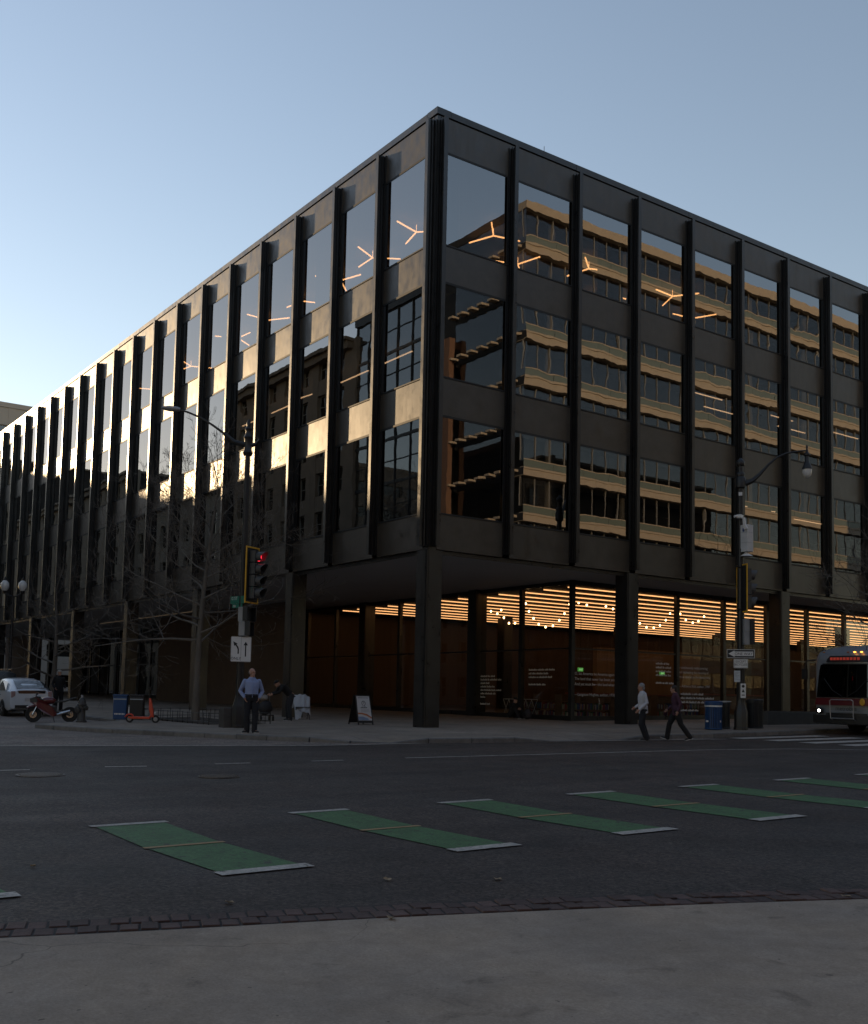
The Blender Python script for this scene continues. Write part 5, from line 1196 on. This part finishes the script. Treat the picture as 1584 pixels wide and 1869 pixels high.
def person(label, x, y, rz, J, H=1.75, off=0.0, top=None, trousers=None, shoes=None, skin=None, hair=None, hair_style='short', belly=0.0, fem=False, long_top=0.0, collar=None, belt=None, hat=None, headyaw=0.0, hands=True, group='people on the pavement'):
    """J: joints in metres for a 1.75 m figure, facing local -y: sh/el/wr/hip/kn/an for r (-x) and l (+x); lean etc. in 'pelvis','chest','neck','head'"""
    k = H/1.75
    t = thing('person', label, 'person', (x, y, G(x, y, off)-.004), rz, group)
    V = {n: Vector(p)*k for n, p in J.items() if not isinstance(p, (int, float))}
    skin = skin or M_skin
    sp = (V['chest']-V['pelvis']).normalized()
    side = (V['sh_l']-V['sh_r']).normalized(); hs = (V['hip_l']-V['hip_r']).normalized()
    front = -(side.cross(sp)).normalized()          # towards the face
    if front.y > 0: front = -front
    hf = Vector((0, -1, 0))
    w = .88 if fem else 1.0
    mid = V['pelvis'].lerp(V['chest'], .45)
    def torso(mb, g, z0=-.02):
        P = V['pelvis']
        lo = .07+long_top if (long_top or g == 0) else -.045
        spine_rings(mb, [(P-sp*lo*k, hs, front, (.165*(1.04 if fem else 1)+g+long_top*.12)*k, (.115+g)*k), (P+sp*.055*k, hs, front, (.168+g)*k*(1.02 if fem else 1), (.122+belly*.7+g)*k), (mid, side, front, (.150*w+belly*.5+g)*k, (.112+belly+g)*k), (V['chest'], side, front, (.175*w+g)*k, (.118+belly*.35+g)*k), (V['chest']+sp*.10*k, side, front, (.182*w+g)*k, (.100+g)*k), (V['neck']-sp*.075*k, side, front, (.165*w+g)*k, (.082+g)*k), (V['neck']-sp*.035*k, side, front, (.100+g)*k, (.068+g)*k), (V['neck']+sp*.012*k, side, front, (.060+g*.6)*k, (.058+g*.6)*k)])
    # body: one continuous mesh
    mb = MB(); torso(mb, 0)
    limb(mb, [V['neck']-sp*.03*k, V['neck']+(V['head']-V['neck'])*.5], [.058*k, .055*k])
    hd = V['head']; hr = Matrix.Rotation(headyaw, 3, 'Z'); hx = hr @ Vector((1, 0, 0)); hy = hr @ Vector((0, -1, 0)); nu = (V['head']-V['neck']).normalized()
    nu = (nu+Vector((0, 0, 1))).normalized(); hx = (hx-nu*hx.dot(nu)).normalized(); hy2 = nu.cross(hx).normalized(); hy = hy2 if hy2.dot(hy) > 0 else -hy2
    def hp(a, b, c): return hd+hx*a*k+hy*b*k+nu*c*k
    rot = Matrix((hx, hy, nu)).transposed()
    mb.ell(hp(0, -.012, .022), (.074*k, .094*k, .098*k), 14, 10, rot); mb.ell(hp(0, .022, -.045), (.056*k, .064*k, .075*k), 12, 8, rot)
    mb.ell(hp(0, .072, -.098), (.026*k, .022*k, .02*k), 8, 6, rot)
    limb(mb, [hp(0, .084, .025), hp(0, .104, -.022)], [.009*k, .015*k], 6)
    mb.ell(hp(0, .082, .035), (.052*k, .012*k, .012*k), 8, 5, rot)
    mb.ell(hp(0, .084, -.052), (.024*k, .010*k, .008*k), 8, 5, rot)
    for s in (-1, 1): mb.ell(hp(s*.076, -.006, -.005), (.012*k, .022*k, .032*k), 8, 6, rot)
    for s, q in ((-1, 'r'), (1, 'l')):
        limb(mb, [V['sh_'+q], V['sh_'+q].lerp(V['el_'+q], .4), V['el_'+q], V['el_'+q].lerp(V['wr_'+q], .35), V['wr_'+q]], [.052*k*w, .047*k*w, .038*k, .038*k, .026*k])
        limb(mb, [V['hip_'+q], V['hip_'+q].lerp(V['kn_'+q], .4), V['kn_'+q], V['kn_'+q].lerp(V['an_'+q], .35), V['an_'+q]], [.088*k, .078*k, .055*k, .054*k, .036*k])
        if hands:
            d = (V['wr_'+q]-V['el_'+q]).normalized(); d = (d+Vector(J.get('hd_'+q, (0, 0, 0)))).normalized()
            out = Vector((s, 0, 0)); out = (out-d*out.dot(d)).normalized(); th = d.cross(out); th = th if th.y < 0 else -th
            hand(mb, V['wr_'+q], d, out, th, k, .45)
        limb(mb, [V['an_'+q], V['an_'+q]+V['ft_'+q]*.55-Vector((0, 0, .035*k))], [.034*k, .03*k], 8)
    solid(mb, skin, 'body', t, .0105*k, 3)
    for s in (-1, 1): MB().ell(hp(s*.031, .083, .012), (.012*k, .006*k, .007*k), 8, 5, rot).obj('eye', pm('eye_dark', (.02, .015, .012), .3), t)
    # clothes
    mb = MB(); torso(mb, .016)
    for q in 'rl':
        e = V['wr_'+q]-(V['wr_'+q]-V['el_'+q])*.04
        limb(mb, [V['sh_'+q], V['sh_'+q].lerp(V['el_'+q], .45), V['el_'+q], V['el_'+q].lerp(e, .5), e], [.064*k*w, .064*k*w, .056*k, .053*k, .042*k])
    sh = solid(mb, top, 'shirt' if not long_top else 'jacket', t, .013*k, 3)
    mb = MB(); P = V['pelvis']
    spine_rings(mb, [(P-sp*.10*k, hs, hf, .172*k, .128*k), (P-sp*.02*k, hs, hf, (.174+.01)*k, (.130+belly*.3)*k), (P+sp*.075*k, hs, hf, .170*k, (.128+belly*.5)*k)])
    for q in 'rl':
        a = V['an_'+q].copy(); 
        limb(mb, [V['hip_'+q], V['hip_'+q].lerp(V['kn_'+q], .45), V['kn_'+q], V['kn_'+q].lerp(a, .5), a+(V['kn_'+q]-a).normalized()*-.02*k], [.110*k, .104*k, .086*k, .082*k, .078*k])
    solid(mb, trousers, 'trousers', t, .013*k, 3)
    if belt:
        mb = MB(); n = 20; c = P+sp*.065*k
        mb.tube([c+hs*(.178)*k*math.cos(2*math.pi*i/n)+hf*(.140+belly*.5)*k*math.sin(2*math.pi*i/n) for i in range(n)], .016*k, 6, True); mb.obj('belt', belt, t, smooth=True)
    for q in 'rl':
        a = V['an_'+q]; f = V['ft_'+q]; fd = Vector((f.x, f.y, f.z)).normalized(); u = Vector((0, 0, 1)); sd = fd.cross(u).normalized(); up = sd.cross(fd).normalized()
        r3 = Matrix((sd, fd, up)).transposed(); base = a-up*.045*k
        mb = MB(); mb.ell(base+fd*.055*k, (.046*k, .135*k, .042*k), 12, 8, r3); mb.ell(base-fd*.03*k+up*.02*k, (.042*k, .06*k, .055*k), 10, 7, r3)
        o = solid(mb, shoes[0], 'shoe', t, .010*k, 2)
        mb = MB(); pts = []
        for i in range(16):
            an = 2*math.pi*i/16; pts.append(base+fd*(.055+.140*math.sin(an))*k+sd*.050*k*math.cos(an)-up*.042*k)
        mb.prism(pts, up*.026*k); mb.obj('sole', shoes[1], o)
    if collar:
        mb = MB(); c = V['neck']-sp*.005*k
        mb.tube([c+side*.070*k*math.cos(R(a))+front*.066*k*math.sin(R(a))+sp*(.012-.03*max(0, math.sin(R(a))))*k for a in range(100, 441, 20)], .014*k, 6); mb.obj('collar', collar, sh, smooth=True)
        mb = MB(); mb.tube([c+front*.085*k-sp*.02*k, V['chest']+front*(.140+belly*.3)*k, mid+front*(.134+belly)*k, P+front*(.148+belly*.5)*k], .006*k, 5); mb.obj('placket', top, sh)
    if hair:
        mb = MB()
        if hair_style == 'balding':
            for s in (-1, 1): mb.ell(hp(s*.070, -.035, .0), (.014*k, .045*k, .04*k), 10, 7, rot)
            mb.ell(hp(0, -.085, .0), (.06*k, .024*k, .05*k), 10, 7, rot)
        elif hair_style == 'bob':
            mb.ell(hp(0, -.028, .035), (.088*k, .098*k, .098*k), 14, 10, rot); mb.ell(hp(0, -.055, -.04), (.078*k, .06*k, .075*k), 12, 8, rot)
        elif hair_style == 'short':
            mb.ell(hp(0, -.022, .042), (.080*k, .094*k, .086*k), 14, 10, rot); mb.ell(hp(0, -.06, -.02), (.07*k, .045*k, .06*k), 12, 8, rot)
        solid(mb, hair, 'hair', t, .010*k, 2)
    if hat:
        mb = MB(); mb.ell(hp(0, -.015, .065), (.088*k, .104*k, .07*k), 12, 8, rot); mb.ell(hp(0, .09, .055), (.07*k, .06*k, .012*k), 10, 5, rot); solid(mb, hat, 'cap', t, .010*k, 2)
    return t, sh
M_shirt = pm('shirt_blue', (.23, .28, .45), .8, var=.06, scale=14, bump=.006, bscale=9)
M_navy = pm('trouser_navy', (.010, .011, .016), .85, var=.15, scale=8, bump=.006, bscale=8)
M_blk = pm('cloth_black', (.008, .008, .009), .85, var=.2, scale=8, bump=.006, bscale=8)
M_shoeb = pm('shoe_black', (.012, .012, .012), .5); M_sole = pm('sole_pale', (.38, .37, .36), .7)
STAND = dict(pelvis=(0, 0, .97), chest=(0, -.01, 1.28), neck=(0, 0, 1.50), head=(0, -.02, 1.63), sh_r=(-.190, 0, 1.405), sh_l=(.190, 0, 1.405), hip_r=(-.095, 0, .93), hip_l=(.095, 0, .93),
             kn_r=(-.11, -.02, .50), kn_l=(.11, -.02, .50), an_r=(-.12, .02, .085), an_l=(.12, .02, .085), ft_r=(-.04, -.16, 0), ft_l=(.06, -.16, 0))
# the man at the kerb, hands in his pockets, looking to the right of the picture
J = dict(STAND, el_r=(-.30, .06, 1.13), el_l=(.30, .06, 1.13), wr_r=(-.20, -.07, .96), wr_l=(.20, -.07, .96), hd_r=(.2, 0, -1), hd_l=(-.2, 0, -1), an_r=(-.09, .03, .085), an_l=(.10, -.03, .085), ft_r=(-.13, -.10, 0), ft_l=(.10, -.14, 0))
x, y = .95, -6.37
person('balding man in light blue shirt and dark trousers, hands in pockets at the kerb', x, y, face_cam(x, y, R(8)), J, 1.76, 0, M_shirt, M_navy, (M_shoeb, M_sole), hair=pm('hair_grey', (.18, .16, .15), .8), hair_style='balding', belly=.030, collar=M_shirt, belt=M_blk, headyaw=R(38))
# woman in the pale jacket walking to the left
lf = math.atan2(CR.y, CR.x)          # +x along the picture's right; facing local -y, so walking left needs rz = lf - 90 deg
WALK = dict(pelvis=(0, 0, .96), chest=(0, -.03, 1.26), neck=(0, -.04, 1.49), head=(0, -.07, 1.61), sh_r=(-.175, -.02, 1.41), sh_l=(.175, -.02, 1.41), hip_r=(-.09, 0, .92), hip_l=(.09, 0, .92))
J = dict(WALK, el_r=(-.24, .05, 1.13), wr_r=(-.22, -.16, 1.02), el_l=(.24, .06, 1.14), wr_l=(.22, .0, .88), kn_r=(-.09, -.10, .50), an_r=(-.09, .10, .10), ft_r=(0, -.155, -.05), kn_l=(.09, .01, .50), an_l=(.09, .24, .17), ft_l=(0, -.13, -.09))
x, y = 6.02, 3.50
J = dict(WALK, el_r=(-.24, .06, 1.14), wr_r=(-.21, -.17, 1.00), el_l=(.23, .03, 1.14), wr_l=(.22, -.20, .93), kn_r=(-.09, .02, .50), an_r=(-.08, .16, .10), ft_r=(0, -.155, -.02), kn_l=(.09, -.10, .50), an_l=(.08, .07, .085), ft_l=(0, -.16, 0))
person('grey haired woman in pale grey jacket walking left at the dropped kerb', x, y, lf-R(90)+R(10), J, 1.66, ROAD, pm('jacket_pale', (.45, .45, .49), .8, var=.05, scale=10, bump=.006, bscale=8), M_navy, (M_shoeb, pm('sole_grey', (.16, .16, .16), .7)), hair=pm('hair_silver', (.22, .22, .225), .75, var=.3, scale=30), hair_style='bob', fem=True, long_top=.07, collar=None)
J = dict(WALK, el_r=(-.25, -.02, 1.13), wr_r=(-.24, -.22, .97), el_l=(.23, .10, 1.14), wr_l=(.22, .02, .92), kn_r=(-.09, -.20, .51), an_r=(-.09, -.27, .10), ft_r=(0, -.15, .05), kn_l=(.09, .12, .52), an_l=(.09, .40, .13), ft_l=(0, -.145, -.05), head=(0, -.09, 1.60))
x, y = 6.36, 4.52
M_mar = pm('jacket_maroon', (.052, .016, .034), .8, var=.1, scale=10, bump=.006, bscale=8)
person('dark haired woman in maroon jacket striding left behind the pale jacket', x, y, lf-R(90)+R(-4), J, 1.62, ROAD, M_mar, M_blk, (M_shoeb, M_sole), hair=pm('hair_dark', (.018, .012, .010), .7), hair_style='bob', fem=True, long_top=.10)
# person bending over the cart
J = dict(pelvis=(0, .12, .93), chest=(0, -.12, 1.15), neck=(0, -.30, 1.28), head=(0, -.40, 1.33), sh_r=(-.18, -.22, 1.24), sh_l=(.18, -.22, 1.24), el_r=(-.24, -.38, 1.02), el_l=(.24, -.38, 1.02), wr_r=(-.18, -.58, .95), wr_l=(.18, -.58, .95), hip_r=(-.10, .12, .90), hip_l=(.10, .12, .90), kn_r=(-.12, .05, .49), kn_l=(.12, .05, .49), an_r=(-.13, .10, .085), an_l=(.13, .10, .085), ft_r=(-.06, -.15, 0), ft_l=(.06, -.15, 0))
x, y = -6.55, -1.30
person('person in dark jacket bending over a loaded cart under the overhang', x, y, lf-R(90)+R(25), J, 1.72, 0, M_blk, pm('trouser_dark_blue', (.014, .016, .022), .85, var=.2), (M_shoeb, M_sole), hair=None, hat=M_blk)
# someone in dark clothes and a pale cap behind the white car
x, y = -18.2, -5.9
J = dict(STAND, el_r=(-.26, .05, 1.14), el_l=(.26, .05, 1.14), wr_r=(-.22, -.14, .98), wr_l=(.22, -.14, .98))
person('person in dark coat and pale cap standing behind the white hatchback', x, y, face_cam(x, y, R(20)), J, 1.72, 0, M_blk, M_blk, (M_shoeb, M_shoeb), hat=pm('cap_pale', (.30, .28, .25), .8), long_top=.12)
# seated figure at the lobby glass
J = dict(pelvis=(0, .05, .16), chest=(0, -.06, .46), neck=(0, -.14, .66), head=(0, -.20, .77), sh_r=(-.18, -.08, .60), sh_l=(.18, -.08, .60), el_r=(-.24, -.26, .40), el_l=(.24, -.26, .40), wr_r=(-.08, -.42, .40), wr_l=(.08, -.42, .42), hip_r=(-.10, .03, .14), hip_l=(.10, .03, .14), kn_r=(-.14, -.38, .42), kn_l=(.14, -.38, .42), an_r=(-.12, -.55, .09), an_l=(.14, -.55, .09), ft_r=(-.04, -.16, 0), ft_l=(.04, -.16, 0))
x, y = -6.2, 8.85
person('hunched person in dark clothes sitting on the ground against the lobby glass', x, y, face_cam(x, y, R(40)), J, 1.72, 0, M_blk, M_blk, (M_shoeb, M_sole), hair=None, hat=M_blk)
bag('backpack', 'dark backpack on the ground beside the person sitting at the glass', (-5.3, 8.9, G(-5.3, 8.9)), (.20, .16, .22), pm('bag_dark', (.02, .018, .022), .7))
# ------------------------------------------------------------------ inside the lobby
M_bulb = em('bulb', (1.0, .60, .28), 9)
SW = [[(43, 460), (70, 525), (107, 582), (150, 630), (207, 653), (267, 643), (320, 598), (362, 542), (403, 466)], [(480, 453), (547, 472), (608, 453), (645, 430), (705, 483), (763, 504)],
      [(985, 623), (1040, 656), (1100, 660), (1151, 640), (1199, 597), (1234, 542), (1271, 478)], [(1318, 545), (1365, 595), (1422, 618), (1469, 605), (1515, 567), (1551, 516)]]
SW3 = [[(1113, 524), (1166, 543), (1198, 513), (1220, 576), (1262, 622), (1312, 622), (1400, 457), (1428, 525)]]
def swag(P, ox, ax, val, label):
    pts = [at(ox+u/4.526, 1000+v/4.526, ax, val) for u, v in P]
    t = thing('string_light', label, 'string lights', pts[0], 0, 'swags of bulbs in the lobby')
    o = Vector(pts[0])
    wire = MB(); wire.tube([Vector((pts[0].x, pts[0].y, 5.54))-o]+[p-o+Vector((0, 0, .06)) for p in pts]+[Vector((pts[-1].x, pts[-1].y, 5.54))-o], .006, 4); wire.obj('cable', M_trim, t)
    for p in pts:
        MB().ell(p-o, (.045, .045, .055), 10, 7).obj('bulb', M_bulb, t, smooth=True)
for P, lab in zip(SW, ('first swag of bulbs left of the glazed corner', 'short swag of bulbs just right of the glazed corner', 'swag of bulbs right of the second column', 'swag of bulbs left of the right lamp post')):
    swag(P, 950, 0, -9.0, lab)
swag(SW3[0], 650, 0, -12.0, 'loose swag of bulbs seen between the corner columns')
def floor_z(x, y): return G(x, y)+.022
# long reading counter, shelves, barrier, chairs
M_redtop = pm('counter_red', (.22, .05, .03), .45, var=.1)
M_shelf = pm('shelf_wood', (.12, .07, .042), .6, var=.15)
BK = [pm('book_%d' % i, c, .7, var=.1) for i, c in enumerate(((.25, .05, .04), (.04, .08, .2), (.3, .26, .18), (.06, .14, .08), (.4, .36, .3), (.12, .05, .12)))]
def counter(x, y, L_, label):
    t = thing('counter', label, 'counter', (x, y, floor_z(x, y)))
    MB().box((-.35, 0, .98), (.35, L_, 1.05)).obj('top', M_redtop, t); MB().box((-.25, .1, 0), (.25, L_-.1, .98)).obj('base', M_shelf, t)
counter(-7.4, 13.2, 6.5, 'long counter with red top inside the glass, right of the glazed corner')
counter(-9.0, 22.0, 6.5, 'long counter with red top inside the glass, behind the right bins')
def shelf(x, y, rz, label):
    t = thing('bookshelf', label, 'bookshelf', (x, y, floor_z(x, y)), rz)
    for z in (.04, .36, .68): MB().box((-1.4, -.18, z), (1.4, .18, z+.03)).obj('shelf', M_shelf, t)
    for X in (-1.4, 0, 1.37): MB().box((X, -.18, 0), (X+.03, .18, .98)).obj('upright', M_shelf, t)
    rnd = random.Random(int(x*10+y)); me_cache = {}
    for z in (.07, .39):
        X = -1.33
        while X < 1.3:
            w = rnd.uniform(.025, .06); h = rnd.uniform(.17, .26)
            if rnd.random() < .88 and not -.05 < X < .04:
                MB().rbox((X+w/2, -.02, z+h/2), (w*.92, .24, h), 0, 0, rnd.choice((0, 0, 0, .14))).obj('book', BK[rnd.randrange(6)], t)
            X += w+.004
    return t
shelf(-4.6, 11.3, R(90), 'low bookshelf inside the glass just right of the glazed corner')
shelf(-4.6, 16.9, R(90), 'low bookshelf inside the glass behind the walking women')
shelf(-6.6, 10.5, 0, 'low bookshelf inside the glass left of the glazed corner')
t = thing('folding_barrier', 'pale folding lattice barrier inside the glass left of the corner', 'barrier', (-7.2, 10.1, floor_z(-7.2, 10.1)))
MB().tube([(-1.1, 0, .75), (1.1, 0, .75)], .014, 5).obj('top_rail', M_signw, t)
for k in range(6):
    X = -1.1+k*.37
    MB().cyl((X, 0, .03), (X+.37, .01, .75), .011, n=5).obj('lattice_bar', M_signw, t); MB().cyl((X+.37, 0, .03), (X, -.01, .75), .011, n=5).obj('lattice_bar', M_signw, t)
def chair(x, y, rz, label):
    t = thing('chair', label, 'chair', (x, y, floor_z(x, y)), rz, 'wire chairs in the lobby')
    for sx in (-.2, .2):
        for sy in (-.2, .2): MB().cyl((sx, sy, 0), (sx*.9, sy*.9, .45), .011, n=5).obj('leg', M_chrome, t)
        MB().cyl((sx*.9, .18, .45), (sx, .26, .82), .010, n=5).obj('back_post', M_chrome, t)
    MB().rbox((0, 0, .46), (.42, .42, .02)).obj('seat', M_shelf, t, bevel=.008); MB().rbox((0, .25, .74), (.42, .015, .18), 0, R(-10)).obj('backrest', M_shelf, t, bevel=.006)
for i, (x, y, a) in enumerate(((-5.6, 13.6, 80), (-5.6, 14.6, 95), (-5.7, 16.2, 88), (-5.5, 18.9, 92), (-5.6, 20.0, 85), (-5.6, 22.9, 90), (-5.5, 24.2, 100))):
    chair(x, y, R(a), ('wire chair nearest the glazed corner', 'second wire chair from the glazed corner', 'wire chair behind the column with the walkers', 'wire chair behind the maroon walker', 'wire chair behind the blue slatted bin', 'wire chair left of the planter behind the glass', 'wire chair farthest right behind the planter')[i])
for i, (u, v, xx) in enumerate(((1058, 1222, -13.0), (1207, 1229, -11.985))):
    p = at(u, v, 0, xx)
    t = thing('exit_sign', ('small green lit exit sign hanging in the lobby right of the glazed corner', 'small green lit exit sign on the wooden partition above the pale jacket')[i], 'sign', p, R(90))
    MB().box((-.17, -.09, -.10), (.17, -.01, .10)).obj('case', em('exit_green', (.10, .42, .08), .4), t, bevel=.01)
    if i == 0: MB().cyl((0, -.05, .10), (0, -.05, 5.55-p.z), .012, n=6).obj('hanger', M_trim, t)
    letter(t, 'EXIT', .13, em('exit_letter', (.5, 1, .45), .7), (0, -.095, -.047), UP)
# white lettering on the glass of the right front and beside the corner
M_let = pm('vinyl_white', (.60, .58, .55), .7, var=.05)
def quote(side, s0, z, size, lines, label):
    """lettering on the glass, one child per line; where the photograph shows only blurred words, a line is a list of word lengths"""
    t = thing('window_lettering', label, 'lettering')
    if side == 'R': t.location = (GX+.012, s0, z); t.rotation_euler = (0, 0, R(90))
    else: t.location = (s0, GY-.012, z)
    for i, ln in enumerate(lines):
        zz = -i*size*1.25
        if isinstance(ln, str):
            if ln: inst('text_line', text_mesh(ln, size, M_let, 'LEFT'), t, (0, 0, zz)).rotation_euler = UP
        elif ln:
            mb = MB(); x = 0
            for w in ln:
                for k in range(w):
                    h = size*(.46+.2*((k*7+w+i) % 3 == 0)); mb.box((x, -.002, zz), (x+size*.34, 0, zz+h)); x += size*.47
                x += size*.35
            o = mb.obj('text_line', M_let, t); o['kind'] = 'stuff'
quote('R', GY+.16, 1.98, .165, ['O, let America be America again\u2014', 'The land that never has been yet\u2014', 'And yet must be\u2014the land where every man', '', '\u2014Langston Hughes, author, 1936'], 'white quotation of three long lines on the lobby pane right of the glazed corner')
quote('R', GY+D*2+.10, 2.42, .16, ['is continuously rediscovering', 'and recreating the meaning of', 'are as crucial to the democratic', '', '\u2014 Adrienne Rich, author, 1997'], 'white quotation on the lobby pane above the maroon walker')
quote('R', GY+D*2+.25, 1.30, .14, [[10, 1, 4, 5], [4, 7, 2, 8, 9], [4, 3, 7, 3, 6], [], [6, 6, 4]], 'smaller blurred white lettering low on the pane behind the maroon walker')
quote('L', GX-2.55, 2.15, .12, [[9, 7, 4, 6], [3, 4, 7, 5], [8, 2, 9, 4], [], [8, 5, 4]], 'faint blurred white lettering on the pane left of the glazed corner')
quote('L', GX-5.75, 1.9, .12, [[8, 3, 5], [8, 2, 9, 4], [6, 4], [7, 6, 3], [4, 8, 5, 6], [5, 9, 3], [6], [], [7, 4]], 'faint blurred white lettering on the pane between the two inner columns')
quote('R', GY+D+1.75, 2.55, .13, [[7, 2, 3], [6, 2, 6], [2, 7, 5], [2, 5, 3, 3], [], [6, 2, 3, 5]], 'blurred white lettering on the pane above the pale jacket')

# ------------------------------------------------------------------ small things on the roof and in the sky
for u, v, ax, val, h, lab in ((993, 272, 0, -1.2, .5, 'thin forked antenna on the roof edge above the right front'), (437, 462, 1, 1.2, .55, 'thin forked antenna on the roof edge above the left front'), (424, 470, 1, 1.2, .4, 'small leaning antenna on the left roof edge')):
    p = at(u, v, ax, val); p.z = 20.5
    t = thing('roof_antenna', lab, 'antenna', p)
    MB().cyl((0, 0, 0), (0, 0, h+.35), .012, n=5).obj('mast', M_grey, t)
    for k in range(3): MB().cyl((-.05, -.07, h*.6+k*.12), (.05, .07, h*.65+k*.12), .007, n=4).obj('element', M_grey, t)
